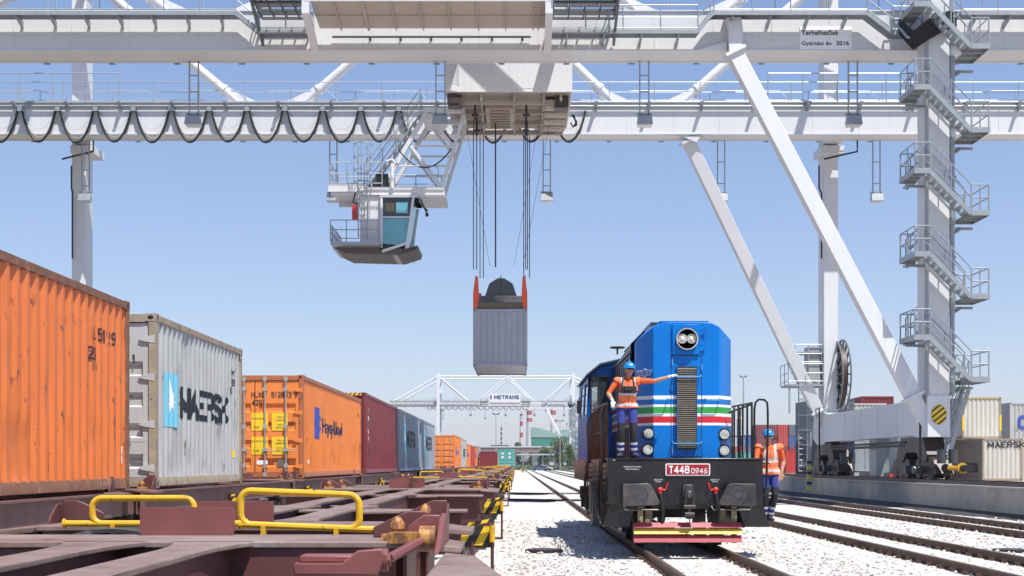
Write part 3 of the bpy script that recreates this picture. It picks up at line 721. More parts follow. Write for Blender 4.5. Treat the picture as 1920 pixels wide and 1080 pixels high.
def arm(b, p, q, w0, w1, t=.025, h=.34, flare=.18):
    """box-girder arm of an underframe: top flange flares at both ends, web plates below"""
    p = Vector((*p, DK)); q = Vector((*q, DK)); d = (q-p).normalized(); n = Vector((-d.y, d.x, 0)); L = (q-p).length
    st = [(0, w0+flare*1.6), (.05, w0+flare*.8), (.12, w0+flare*.2), (.2, w0), (.8, w1), (.88, w1+flare*.2), (.95, w1+flare*.8), (1, w1+flare*1.6)]
    for (a, wa), (c, wc) in zip(st, st[1:]):
        A = p+d*L*a; C = p+d*L*c
        b.hexa([A-n*wa/2-Vector((0,0,t)), A+n*wa/2-Vector((0,0,t)), C+n*wc/2-Vector((0,0,t)), C-n*wc/2-Vector((0,0,t)), A-n*wa/2, A+n*wa/2, C+n*wc/2, C-n*wc/2], 1)
    for s in (-1, 1):
        A = p+n*s*(w0/2-.03); C = q+n*s*(w1/2-.03); e = n*.008; z0 = Vector((0,0,-h)); z1 = Vector((0,0,-t))
        b.hexa([A-e+z0, A+e+z0, C+e+z0, C-e+z0, A-e+z1, A+e+z1, C+e+z1, C-e+z1], 0)
    zb = Vector((0,0,-h-.02)); zt = Vector((0,0,-h))
    b.hexa([p-n*w0/2+zb, p+n*w0/2+zb, q+n*w1/2+zb, q-n*w1/2+zb, p-n*w0/2+zt, p+n*w0/2+zt, q+n*w1/2+zt, q-n*w1/2+zt], 0)
def wagon(loc, label, group, L=24.6, detail=True, simple=False):
    t = empty('container_wagon', loc, label, 'wagon', group)
    WM, WT = (WAG, WAGT) if not simple else (WAGF, WAGF)
    half = L/2
    # three cross beams
    def cross(name, y0, y1):
        b = MB(); b.box(-1.13, 1.13, y0, y1, DK-.03, DK, 1); b.box(-1.10, 1.10, y0+.02, y0+.04, DK-.36, DK-.03, 0); b.box(-1.10, 1.10, y1-.04, y1-.02, DK-.36, DK-.03, 0)
        for s in (-1, 1):
            b.hexa([(s*1.13,y0-.05,DK-.035),(s*1.40,y0+.1,DK-.06),(s*1.40,y1-.1,DK-.06),(s*1.13,y1+.05,DK-.035),(s*1.13,y0-.05,DK-.002),(s*1.40,y0+.1,DK-.03),(s*1.40,y1-.1,DK-.03),(s*1.13,y1+.05,DK-.002)], 1)
            b.box(s*1.13, s*1.15, y0+.04, y1-.04, DK-.36, DK-.04, 0)
        return b.build(name, [WM, WT], t, bevel=.006)
    for (y0, y1) in ((0, .62), (half-.95, half-.35), (half+.35, half+.95), (L-.62, L)): cross('cross_beam', y0, y1)
    # underframe arms of both halves: twin spine splaying to the ends, diagonal braces to the corners
    b = MB()
    for (a, c) in ((.6, half-.95), (half+.95, L-.6)):
        m_ = (a+c)/2
        for s in (-1, 1):
            arm(b, (s*.25, a-.02), (s*.25, m_-2.2), .20, .22, h=.46, flare=.13)
            arm(b, (s*.25, m_+2.2), (s*.25, c+.02), .22, .20, h=.46, flare=.13)
            arm(b, (s*.25, m_-2.2), (s*.25, m_+2.2), .22, .22, h=.5, flare=.0)
            if simple:
                b.box(s*1.20, s*1.25, a-.6, c+.6, DK-.34, DK-.03, 0); b.box(s*1.18, s*1.32, a-.6, c+.6, DK-.05, DK-.025, 1)
        for y in (m_-2.6, m_+2.6):
            b.box(-1.25, 1.25, y-.16, y+.16, DK-.045, DK-.022, 1); b.box(-1.2, 1.2, y-.01, y+.01, DK-.4, DK-.045, 0)
            for s in (-1, 1): b.hexa([(s*.36,y-.4,DK-.05),(s*.7,y-.16,DK-.05),(s*.7,y+.16,DK-.05),(s*.36,y+.4,DK-.05),(s*.36,y-.4,DK-.024),(s*.7,y-.16,DK-.024),(s*.7,y+.16,DK-.024),(s*.36,y+.4,DK-.024)], 1)
        b.box(-.2,.2,a,c,DK-.52,DK-.47,0)
    b.build('underframe', [WM, WT], t, bevel=.006 if detail and not simple else 0)
    # brake gear: air tank, pipes, rods
    b = MB(); b.tube([(-.7, half-4.6, .72), (-.7, half-4.5, .72), (-.7, half-3.4, .72), (-.7, half-3.3, .72)], [.12, .2, .2, .12], 14)
    b.build('air_tank', mat('tank_brown', (.10,.06,.05), .45), t)
    b = MB()
    for x_ in (-.1, .12, .62): b.tube([(x_, .5, .95), (x_+.05, half, .9), (x_, L-.5, .95)], .022, 6)
    for k in range(5): b.beam((.2, 3.5+k*3.6, .72), (.9, 3.9+k*3.6, .78), .06, .03)
    b.build('brake_pipes', mat('pipe_grey', (.2,.2,.22), .4, .5), t)
    for yc in (1.9, half, L-1.9): bogie_mesh(t, yc, DARKST)
    # stop plates on the cross beams (middle), guide plates and twistlocks (corners)
    for y in (.08, half-.4, half+.4, L-.08):
        b = MB(); b.prism(rrect(-.237, .237, DK-.0, DK+.142, .02, 2), 'y', y-.012, y+.012)
        b.build('stop_plate', WAGL, t)
    for y in (.48, half-.65, half+.65, L-.52):
        for s in (-1, 1):
            twistlock(t, s*1.10, y); guide_plate(t, s*1.10, y, s, WAG, 1.5 if simple else 1.)
    # guard rails at both ends
    handle(t, -.76, -.18, -.12, DK+.02, DK+.165, (-.92, .12))
    handle(t, .22, .84, L+.15, DK+.045, DK+.222, (.22, 1.0), .04)
    # hazard striped brackets at the right and left side, foot steps
    for y, dz in ((5.5, 0), (14.1, 0)):
        for s in (-1, 1):
            x0, x1 = sorted((s*1.05, s*1.42)); b = MB(); hazplate(b, x0, x1, y, DK-.46, DK-.26, 2)
            b.box(x0-.05, x1+.02, y+.03, y+.05, DK-.48, DK-.2, 2); b.build('hazard_plate', [HAZB, HAZY, WAG], t)
            b = MB(); n = 7; xa, xb = sorted((s*.98, s*1.46))
            for k in range(n):
                u0 = xa+(xb-xa)*k/n; u1 = xa+(xb-xa)*(k+1)/n; sl = .02
                f = lambda x_: DK-.265+ (.09*(x_-xa)/(xb-xa) if s > 0 else .09*(xb-x_)/(xb-xa))
                b.hexa([(u0-sl,y-.09,f(u0)-.035),(u1-sl,y-.09,f(u1)-.035),(u1-sl,y-.06,f(u1)-.035),(u0-sl,y-.06,f(u0)-.035),(u0,y-.09,f(u0)),(u1,y-.09,f(u1)),(u1,y-.06,f(u1)),(u0,y-.06,f(u0))], k % 2)
            b.build('hazard_bar', [HAZB, HAZY], t)
            b = MB(); x = s*1.42; b.tube([(x, y-.05, DK-.25), (x, y-.05, DK-.42)], .028, 8, 0); b.tube([(x, y-.02, DK-.42), (x, y, .42), (x, y+.02, .35)], .018, 6, 1)
            b.box(x-.22, x+.02, y-.1, y+.16, .33, .36, 1); b.tube([(x-.2, y, DK-.4), (x-.2, y, .35)], .018, 6, 1)
            b.build('foot_step', [YEL, WAG], t)
    # end step, buffers and brake hose at both ends
    for e, s in ((0, -1), (L, 1)):
        b = MB()
        for x in (-.875, .875):
            b.tube([(x, e, 1.0), (x, e+s*.16, 1.0)], .08, 10); b.box(x-.2, x+.2, e+s*.16, e+s*.19, .86, 1.14)
        b.build('buffers', DARKST, t)
        b = MB(); b.tube([(.3, e, .95), (.3, e+s*.2, .9), (.28, e+s*.28, .6), (.25, e+s*.25, .45)], .028, 6); b.build('brake_hose', BLK, t)
        b = MB(); b.beam((0, e-s*.3, .98), (0, e+s*.34, .98), .14, .12); b.tube([(-.03, e+s*.3, 1.0), (-.03, e+s*.42, .8), (.05, e+s*.4, .62)], .03, 6); b.build('coupler', DARKST, t)
    return t
GW = 'empty container wagons on the middle track'
w0 = wagon((-1.66, 7.55, 0), 'empty maroon wagon directly behind the nearest one', GW)
for k, y in enumerate((32.9, 58.3, 83.6, 108.9, 134.2, 159.5)):
    copy_tree(w0, loc=(-1.66, y, 0), label='empty maroon wagon, ' + ('third', 'fourth', 'fifth', 'sixth', 'seventh', 'the farthest of its row before the teal container')[k] + (' from the camera in the middle row' if k < 5 else ''))
# nearest wagon with its own detailed corner
wA = copy_tree(w0, loc=(-1.66, 6.65-24.6, 0), label='nearest empty maroon wagon, filling the bottom left corner of the photo')
GU = 'wagons carrying the loaded containers'
w1 = wagon((-6.55, 18.5, 0), 'container wagon under the pale grey container with star square', GU, simple=True)
for y, lab in ((18.5-25.6, 'container wagon under the big orange container at the left edge'), (44.9, 'container wagon under the maroon container'), (71.6, 'container wagon under the second blue-grey container'), (98.3, 'container wagon under the first bright orange container beyond the gap'), (125, 'container wagon under the far pale grey container'), (151.7, 'container wagon under the far red container'), (178.4, 'last container wagon of the loaded train, under the farthest blue-grey container')):
    copy_tree(w1, loc=(-6.55, y, 0), label=lab)
# detailed twistlock corner of the nearest wagon (right rear corner, world X -.56, Y 6.4)
def corner():
    X0 = 1.10; Y0 = 24.6-.52; p = wA
    b = MB()
    b.beam((X0-.02, Y0-.10, DK+.02), (X0+.16, Y0-.14, DK+.02), .10, .05, 0)
    b.tube([(X0+.12, Y0-.2, DK+.02), (X0+.19, Y0-.2, DK+.02)], .06, 12, 0)
    b.tube([(X0+.02, Y0-.62, DK-.04), (X0+.14, Y0-.2, DK+.015)], .022, 8, 1)
    b.tube([(X0-.04, Y0-.64, DK-.045), (X0+.02, Y0-.64, DK-.045)], .05, 12, 1); b.tube([(X0-.05, Y0-.64, DK-.045), (X0+.03, Y0-.64, DK-.045)], .028, 8, 1)
    b.build('hinge_arm', [TWY, WAGL], p)
    b = MB(); b.prism([(X0-.36,DK-.10),(X0-.02,DK-.10),(X0+.02,DK-.02),(X0,DK+.01),(X0-.10,DK+.0),(X0-.16,DK-.05),(X0-.36,DK-.05)], 'y', Y0-.75, Y0-.70)
    b.box(X0-.34, X0-.12, Y0-.73, Y0-.60, DK-.05, DK-.02); b.build('hinge_bracket', WAGL, p, bevel=.006)
    b = MB(); b.prism([(Y0-.50,DK-.03),(Y0+.36,DK-.03),(Y0+.34,DK+.10),(Y0+.10,DK+.125),(Y0-.08,DK+.10),(Y0-.30,DK+.02)], 'x', X0+.20, X0+.225)
    b.prism([(X0+.03,DK),(X0+.2,DK),(X0+.2,DK+.12),(X0+.12,DK+.12),(X0+.05,DK+.07)], 'y', Y0+.02, Y0+.04)
    b.build('corner_plate', WAGL, p, bevel=.006)
    b = MB(); b.hexa([(X0+.226,Y0-2.2,DK-.22),(X0+.60,Y0-2.2,DK-.22),(X0+.36,Y0-.3,DK-.16),(X0+.226,Y0-.1,DK-.16),(X0+.226,Y0-2.2,DK-.05),(X0+.62,Y0-2.2,DK-.05),(X0+.38,Y0-.3,DK-.05),(X0+.226,Y0-.1,DK-.05)]); b.build('side_shelf', WAGT, p, bevel=.01)
    b = MB(); b.box(-.2, .62, 24.6-1.75, 24.6-1.35, DK-.2, DK-.17)
    for x in (-.05, .45): b.box(x-.03, x+.03, 24.6-1.38, 24.6-1.33, DK-.17, DK-.14)
    b.build('cover_plate', mat('grey_cover', (.17,.15,.16), .5, noise=.1, dust=.5), p, bevel=.006)
corner()
# mud guard / dark wheel arch behind the nearest cross beam, left
b = MB(); 
for k in range(12):
    a0 = R(20+k*140/12); a1 = R(20+(k+1)*140/12)
    P = lambda a, r, y: (-2.25+r*1.5*math.cos(a)*.27, y, .98+r*.22*math.sin(a))
    b.hexa([P(a1,1,7.2),P(a0,1,7.2),P(a0,1,7.9),P(a1,1,7.9),P(a1,1.1,7.2),P(a0,1.1,7.2),P(a0,1.1,7.9),P(a1,1.1,7.9)])
o = b.build('wheel_guard', mat('dark_guard', (.05,.055,.06), .35, .2), w0); o.location = (1.66, -7.55, 0)

# the twistlock beside the guard rail of the second wagon is folded away
fl = [o for o in w0.children if o.name.startswith('twistlock') and o.data.vertices[0].co.x < -1 and o.data.vertices[0].co.y < 1]
for o in fl:
    for v in o.data.vertices: pass
    bpy.data.objects.remove(o)
# ---------------- locomotive ----------------
# local: x across, y back from the front plate, z above rail head
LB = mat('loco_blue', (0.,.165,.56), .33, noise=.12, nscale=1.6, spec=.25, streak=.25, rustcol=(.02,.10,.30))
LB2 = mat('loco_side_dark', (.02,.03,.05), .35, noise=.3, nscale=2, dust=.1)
lo = empty('locomotive', (3.135, 23.92, 0), 'blue diesel locomotive with white, green and red stripes and a round headlight', 'locomotive')
GRN = mat('stripe_green', (.03,.33,.06), .4); REDS = mat('stripe_red', (.62,.015,.03), .4); MARP = mat('red_bars', (.33,.03,.05), .5, noise=.2, nscale=5, rust=.12, rustcol=(.06,.02,.02)); YBAR = mat('yellow_bar', (.60,.43,.06), .5, noise=.2, nscale=5, rust=.1)
PLATE_R = mat('number_plate_red', (.33,.012,.02), .4)
# hood: front panel half .62, chamfer to .88, roof arched
def hood_section(y, hx, top, zs=1.68):
    return [(-hx,y,zs),(-hx,y,top-.27),(-hx*.72,y,top-.03),(-hx*.5,y,top),(hx*.5,y,top),(hx*.72,y,top-.03),(hx,y,top-.27),(hx,y,zs)]
b = MB()
A = hood_section(.55, .62, 4.24); B = hood_section(.95, .90, 4.22); C = hood_section(1.5, .90, 4.20); D = hood_section(6.3, .90, 4.02)
A = [(-.62,.55,1.68),(-.62,.55,4.16),(-.46,.55,4.24),(-.3,.55,4.25),(.3,.55,4.25),(.46,.55,4.24),(.62,.55,4.16),(.62,.55,1.68)]
b.poly(A)
for S, T in ((A,B),(B,C)):
    for k in range(7): b.poly([S[k], S[k+1], T[k+1], T[k]])
b.build('hood_front', LB, lo, bevel=.012)
b = MB()
for k in range(7): b.poly([C[k], C[k+1], D[k+1], D[k]])
b.poly(D)
for k in range(9):   # door frames along both hood sides
    y = 1.55+k*.52
    for s in (-1, 1): b.box(s*.885, s*.915, y, y+.04, 1.72, 3.75); b.box(s*.885, s*.91, y+.08, y+.46, 1.8, 2.1)
for s in (-1, 1):
    b.box(s*.885, s*.93, 1.5, 6.25, 3.75, 3.79); b.box(s*.885, s*.92, 1.5, 6.25, 2.95, 2.98)
    for q in range(14): b.box(s*.885, s*.93, 2.2, 3.6, 3.05+q*.045, 3.07+q*.045)
b.box(-.5, .5, 1.6, 2.9, 4.18, 4.36); b.box(-.4, .4, 3.2, 4.6, 4.12, 4.30); b.tube([(-.2,5.1,4.1),(-.2,5.1,4.42)], .16, 10)
for q in range(5): b.tube([(-.55+q*.0,1.7+q*.9,4.1),(-.62,1.7+q*.9,4.2),(-.7,1.75+q*.9,4.1)], .02, 5)
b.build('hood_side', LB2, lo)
b = MB(); b.box(-.5,.42,.6,.95,4.255,4.275)
b.build('roof_edge', LB, lo)
# stripes sit 3 mm proud, wrap around the chamfers
def band(z0, z1, m):
    b = MB(); e = .004; P = [(-.902-e,1.5),(-.902-e,.95),(-.62-e*.6,.55-e),(.62+e*.6,.55-e),(.902+e,.95),(.902+e,1.5)]
    for p, q in zip(P, P[1:]): b.poly([(p[0],p[1],z0),(q[0],q[1],z0),(q[0],q[1],z1),(p[0],p[1],z1)])
    b.build('stripe', m, lo, smooth=False)
for z0, z1, m in ((2.80,2.867,WHT),(2.653,2.70,WHT),(2.533,2.653,GRN),(2.475,2.533,WHT),(2.355,2.475,REDS),(2.306,2.355,WHT)): band(z0, z1, m)
SD = {WHT: mat('side_stripe_white', (.35,.33,.33), .6), GRN: mat('side_stripe_green', (.03,.12,.06), .6), REDS: mat('side_stripe_red', (.25,.03,.04), .6)}  # darker copies of the front stripe colours for the hood sides
b = MB()
for i, (z0, z1, m) in enumerate(((2.80,2.867,0),(2.653,2.70,0),(2.533,2.653,1),(2.475,2.533,0),(2.355,2.475,2),(2.306,2.355,0))):
    for s in (-1, 1): b.poly([(s*.922,1.51,z0),(s*.922,6.2,z0),(s*.922,6.2,z1),(s*.922,1.51,z1)], m)
b.build('side_stripes', list(SD.values()), lo, smooth=False)
# headlight
h_ = MB(); h_.box(-.27,.24,.50,.56,3.64,4.20); hl = h_.build('headlight_door', LB, lo, bevel=.008)
h_ = MB(); P = [(0,.50,3.92)]
h_.tube([(0,.53,3.92),(0,.44,3.92),(0,.43,3.92)], [.205,.205,.19], 32, 0, cap=False); h_.disc((0,.50,3.92), .2, 32, 'y', 1)
hd = h_.build('headlight', [BLK, mat('lamp_interior', (.30,.28,.25), .25, .1, noise=.5, nscale=14)], lo)
h_ = MB(); h_.tube([(0,.436,3.92),(0,.425,3.92)], .198, 32, 0, cap=False); h_.disc((0,.428,3.92), .205, 32, 'y', 0, r0=.185)
h_.build('rim', mat('cream_rim', (.55,.5,.42), .4), hd)
for s in (-1, 1):
    h_ = MB(); h_.tube([(s*.088,.495,3.93),(s*.088,.47,3.93)], [.06,.092], 24, 0); h_.build('bulb', mat('bulb_glass', (.50,.47,.43), .15, .2, noise=.35, nscale=35), hd)
    h_ = MB(); h_.ell((s*.085,.47,3.93), (.035,.02,.045), 14, 8); h_.build('bulb_core', mat('bulb_bright', (.8,.8,.78), .1), hd)
h_ = MB()
for z in (3.82, 4.12): h_.tube([(.25,.49,z),(.36,.49,z)], .014, 6); h_.tube([(.36,.49,z-.02),(.36,.49,z+.02)], .02, 6)
h_.build('door_latch', LB, hl)
# front doors seams, grille
b = MB()
for x in (-.29, .285): b.box(x-.006, x+.006, .544, .552, 1.72, 3.62)
b.box(-.29, .285, .544, .552, 3.612, 3.624); b.box(-.29,.285,.544,.552,1.715,1.727); b.box(-.008,.008,.545,.552,1.75,1.87)
b.build('door_seam', mat('seam_dark', (.002,.03,.09), .5), lo)
b = MB(); b.box(-.19,.19,.50,.552,1.86,3.41,0)
n = 38
for k in range(n):
    z = 1.88+k*(1.51/n)
    b.hexa([(-.185,.465,z),(.185,.465,z),(.185,.50,z+.012),(-.185,.50,z+.012),(-.185,.462,z+.012),(.185,.462,z+.012),(.185,.50,z+.028),(-.185,.50,z+.028)], 1)
for x in (-.19,.185): b.box(x,x+.006,.455,.51,1.86,3.41,2)
b.build('radiator_grille', [mat('grille_dark', (.02,.018,.016), .6), mat('grille_slat', (.30,.27,.23), .45, .3, noise=.2, nscale=12), LB], lo, smooth=False)
# grab rails
def grab(x0, x1, z, y=.43, m=LB, r=.011, name='grab_rail'):
    b = MB(); b.tube([(x0,.55,z+.04),(x0,y,z+.02),(x0+.02,y,z),(x1-.02,y,z),(x1,y,z+.02),(x1,.55,z+.04)], r, 6); b.build(name, m, lo)
CHB = mat('grab_light_blue', (.10,.33,.62), .3)
grab(-.24,.26,3.215,m=CHB); grab(-.27,.27,1.965,m=CHB); grab(-.63,-.36,2.78,m=CHB); grab(.35,.62,2.775,m=CHB)
for (x0, x1, z0, z1) in ((-.63,-.36,2.5,2.78),(.35,.62,2.5,2.78)): pass
for x, z in ((-.27,3.5),(-.27,1.82),(.285,3.4)):
    b = MB(); b.tube([(x,.53,z-.06),(x,.53,z+.06)], .012, 6); b.build('hinge', CHB, lo)
# lower lamps
for x, z, d in ((-.715,2.155,1),(-.725,1.85,0),(.715,2.14,1),(.715,1.835,0)):
    b = MB(); y0 = .62; b.tube([(x,y0+.25,z),(x,.56,z),(x,.53,z)], [.118,.118,.112], 26, 0, cap=False); b.disc((x,.531,z), .112, 26, 'y', 0, r0=.088); b.disc((x,.533,z), .09, 26, 'y', 1)
    if d:
        for k in range(9):
            a = R(k*40+10); u = Vector((math.cos(a),0,math.sin(a))); b.beam(Vector((x,.530,z))+u*.02, Vector((x,.530,z))+u*.082, .006, .004, 2, up=(0,1,0))
    else: b.disc((x,.530,z), .066, 26, 'y', 2, r0=.060)
    b.build('lamp', [BLK, LAMPG, mat('lamp_lines', (.25,.24,.22), .4)], lo)
# winged emblem on left chamfer
def emblem():
    bm_list = []
    c = Vector((-.76,.735,3.30)); d = Vector((-.26,.40,0)).normalized(); 
    if d.x > 0: d = -d
    d = Vector((.26,-.40,0)).normalized(); n_ = Vector((-.40,-.26,0)).normalized()
    b = MB()
    def T(u, v): return c+d*u*1.35+Vector((0,0,v))+n_*.012
    def line(pts, r=.0075, closed=False): b.tube([T(*p) for p in pts], r, 5, closed=closed)
    line([(.065*math.cos(R(a)), .065*math.sin(R(a))) for a in range(0,360,24)], closed=True)
    line([(.035*math.cos(R(a)), .035*math.sin(R(a))-.005) for a in range(0,360,40)], closed=True)
    for s in (-1, 1):
        line([(s*.05,.045),(s*.12,.05),(s*.17,.045),(s*.155,.01),(s*.135,-.01),(s*.12,-.03),(s*.10,-.045),(s*.06,-.03)])
        line([(s*.07,.02),(s*.15,.025)], .005); line([(s*.07,-.005),(s*.13,0)], .005)
    line([(-.05,.05),(0,.085),(.05,.05)]); line([(-.05,-.05),(0,-.085),(.05,-.05)])
    b.build('emblem', mat('emblem_white', (.6,.66,.75), .4), lo)
emblem()
for o in list(lo.children):
    if o.name.split('.')[0] in ('hood_front','headlight_door','headlight','stripe','door_seam','radiator_grille','grab_rail','hinge','lamp','emblem','roof_edge'): o.location.x += .065
# front plate
FP = BLKP
b = MB(); b.box(-1.42, 1.40, 0, .08, .80, 1.655); b.box(-1.46, 1.43, -.02, .9, 1.655, 1.69)
b.box(-1.46,-1.30,-.03,.3,.84,1.66); 
b.build('front_plate', FP, lo, bevel=.012)
b = MB(); b.box(-.36,.38,-.02,.0,.86,1.30)
for k in range(8):
    b.ell((-.33+k*.095,-.02,1.345), (.012,.012,.012), 6, 4)
for z in (1.24,1.14,1.04,.94): 
    for x in (-.345,.365): b.ell((x,-.022,z), (.013,.012,.013), 6, 4)
for k in range(3):
    for s in (-1,1): b.ell((.01+s*(.13+k*.1),-.022,.875), (.013,.012,.013), 6, 4)
b.build('riveted_panel', FP, lo)
b = MB(); b.prism(rrect(-.395,.425,1.365,1.59,.03,3), 'y', -.030, -.002, 0); b.prism(rrect(-.375,.405,1.382,1.572,.02,3), 'y', -.034, -.028, 1)
np_ = b.build('number_plate', [WHT, PLATE_R], lo)
stext('T448', .145, (-.145,-.036,1.477), '-y', WHT, np_, sw=.19, width=.38); stext('0946', .098, (.225,-.036,1.455), '-y', WHT, np_, sw=.14, width=.30)
for s_, x, z in (('UDRZOVACIA SKUSKA', -1.0, 1.53), ('ZOS ZVOLEN a.s.', -1.0, 1.485)): text(s_, .026, (x,-.003,z), '-y', WHT, lo, width=.32 if 'U' == s_[0] else .26)
for x in (-.52, .52): text('BRZDOVY', .026, (x,-.003,1.29), '-y', WHT, lo, width=.16); text('KOHUT', .024, (x,-.003,1.255), '-y', WHT, lo, width=.1)
# buffers, trapezoid plates
BUF = mat('buffer_plate', (.05,.045,.045), .45, .3, noise=.35, nscale=2.5, dust=.7)
for s in (-1, 1):
    pts = [(s*1.20-.0,1.22),(s*.76,1.23),(s*.70,1.21),(s*.545,.92),(s*.53,.88),(s*.58,.835),(s*1.17,.815),(s*1.21,.83)]
    b = MB(); b.prism(pts, 'y', -.36, -.32); o = b.build('buffer', BUF, lo, bevel=.01)
    b = MB(); b.tube([(s*.88,-.32,1.03),(s*.88,-.15,1.03),(s*.88,-.15,1.03),(s*.88,0,1.03)], [.12,.12,.17,.17], 18); b.build('buffer_stem', BLKP, o)
    b = MB(); b.disc((s*.88,-.363,1.03), .15, 24, 'y', r0=.10); b.disc((s*.88,-.362,1.03), .08, 24, 'y'); b.build('rubbed_grease', mat('rubbed_grease', (.07,.072,.075), .5, .2, noise=.6, nscale=18), o)
    b = MB(); b.tube([(s*.45,-.04,.80),(s*.47,-.09,.74),(s*1.15,-.09,.74),(s*1.18,-.05,.86)], .017, 6); b.build('shunter_handle', mat('worn_steel', (.16,.15,.14), .4, .5, noise=.3, nscale=15), lo)
    # corner step plates
    b = MB(); x0, x1 = (s*1.02, s*1.44); b.prism([(s*.95,.80),(s*1.40,.80),(s*1.50,.42),(s*1.06,.42)], 'y', .02, .06)
    b.prism([(s*1.40,.80),(s*1.42,.80),(s*1.52,.42),(s*1.50,.42)], 'y', .02, .75); b.box(s*1.05,s*1.5,.06,.75,.43,.46)
    b.build('step_plate', BLKP, lo)
# brake hoses with red cocks
for s in (-1, 1):
    x = s*.52 if s > 0 else -.50
    b = MB(); b.ell((x,-.07,1.11), (.055,.05,.05), 12, 8, 0); b.tube([(x,-.0,1.11),(x,-.1,1.11)], .035, 10, 0); b.tube([(x-s*.02,-.08,1.12),(x-s*.09,-.09,1.10),(x-s*.11,-.08,1.13),(x-s*.14,-.08,1.24)], .016, 6, 0)
    b.tube([(x,-.07,1.08),(x,-.1,1.02)], .03, 8, 0); hk = b.build('brake_cock', REDP, lo)
    b = MB(); b.tube([(x,-.1,1.04),(x+.02,-.14,.9),(x+.05,-.16,.7),(x+.03,-.14,.5),(x+.01,-.1,.42)], .028, 8); b.build('hose', BLK, hk)
    b = MB(); b.tube([(x+.01,-.11,.46),(x,-.13,.42),(x,-.12,.36)], .035, 8); b.ell((x,-.13,.36), (.045,.03,.035), 8, 6); b.build('hose_end', REDP, hk)
# draw hook and screw coupling
CST = mat('coupling_steel', (.09,.08,.08), .35, .6, noise=.3, nscale=12)
b = MB(); b.prism(rrect(-.09,.11,.98,1.2,.03,3), 'y', -.10, -.02); b.prism([(-.05,1.16),(-.18,1.14),(-.30,1.08),(-.33,.98),(-.27,.93),(-.2,.98),(-.12,1.03),(-.05,1.03)][::1], 'x', -.03, .05)
b.build('draw_hook', CST, lo, bevel=.006)
b = MB()
for x in (-.055, .085): b.tube([(x*.6,-.26,1.13),(x,-.31,1.05),(x*1.1,-.31,.92),(x*.9,-.28,.80)], .017, 8)
b.tube([(-.09,-.28,.80),(.12,-.28,.80)], .04, 10); b.tube([(.01,-.28,.8),(.01,-.28,.62)], .022, 8); b.tube([(-.07,-.28,.66),(.10,-.28,.66)], .045, 10)
b.tube([(-.07,-.28,.66),(-.05,-.28,.6),(.07,-.28,.6),(.10,-.28,.66)], .018, 8); b.tube([(.01,-.28,.62),(.015,-.27,.5),(.015,-.25,.44)], .01, 6)
b.build('screw_coupling', CST, lo)
# cow catcher bars
cc = MB()
for x in (-.86,-.28,.30,.86): cc.box(x-.05,x+.05,-.06,-.03,.13,.80 if abs(x) > .8 else .52)
cc.box(-.75,-.62,.1,.16,.3,.82); cc.box(.6,.73,.1,.16,.3,.82)
ct = cc.build('rail_guard', mat('guard_dull', (.28,.22,.13), .6, noise=.2), lo)
def bar(z0, z1, m, x0=-.99, x1=.985):
    b = MB(); b.hexa([(x0,-.20,z0),(x1,-.20,z0),(x1,-.07,z0),(x0,-.07,z0),(x0,-.14,z1),(x1,-.14,z1),(x1,-.07,z1),(x0,-.07,z1)]); b.build('guard_bar', m, ct, bevel=.004)
bar(.42,.51,MARP); bar(.30,.405,YBAR); bar(.15,.275,MARP)
# deck, underframe, tank
b = MB(); b.box(-1.46,1.43,.9,15.0,1.60,1.68); b.box(-1.40,-1.30,.08,15,1.15,1.6); b.box(1.28,1.38,.08,15,1.15,1.6); b.box(-.5,.5,.1,14.9,.85,1.6); b.box(-1.3,1.3,.1,.5,.75,1.6)
b.box(-1.2,1.2,6,9,.35,1.15); b.box(-1.25,-.95,3.4,3.9,.5,1.15)
b.build('underframe', BLKP, lo)
for yc in (2.6, 12.2):
    g = MB()
    for s in (-1, 1):
        g.prism([(yc-1.75,.45),(yc-1.6,.28),(yc-.7,.28),(yc-.45,.5),(yc+.45,.5),(yc+.7,.28),(yc+1.6,.28),(yc+1.75,.45),(yc+1.6,.85),(yc+.5,1.0),(yc-.5,1.0),(yc-1.6,.85)], 'x', s*1.0, s*1.12)
        for d in (-1.2, 1.2):
            g.box(s*1.12, s*1.28, yc+d-.18, yc+d+.18, .35, .68); g.tube([(s*1.2, yc+d-.32, .6),(s*1.2, yc+d-.32, .95)], .10, 10); g.tube([(s*1.2, yc+d+.32, .6),(s*1.2, yc+d+.32, .95)], .10, 10)
    bg_ = g.build('bogie', BLKP, lo)
    for d in (-1.2, 1.2):
        for s in (-1, 1):
            q = MB(); q.tube([(s*.68,yc+d,.5),(s*.71,yc+d,.5),(s*.715,yc+d,.5),(s*.83,yc+d,.5)], [.53,.53,.50,.495], 26); q.build('wheel', mat('loco_wheel', (.07,.06,.055), .5, .4), bg_)
# sand boxes / side steps (left side visible)
b = MB(); b.box(-1.5,-1.22,1.0,1.45,.55,1.2); b.prism([(-1.50,.50),(-1.22,.50),(-1.22,1.2),(-1.50,1.2)], 'y', 4.6, 5.4); b.prism([(4.2,.35),(4.9,.2),(5.2,.75),(4.5,1.1)], 'x', -1.48, -1.2)
b.build('side_box', mat('side_box_brown', (.10,.075,.07), .5, noise=.3, nscale=4, dust=.5), lo)
for s in (-1, 1):
    for ya, yb in ((.75,1.35),(5.6,6.3)):
        b = MB()
        for z in (.45, .85, 1.25): b.box(s*1.2, s*1.52, ya, yb, z, z+.03)
        for y in (ya, yb): b.box(s*1.5, s*1.53, y-.02, y+.02, .42, 1.65)
        b.build('side_steps', BLKP, lo)
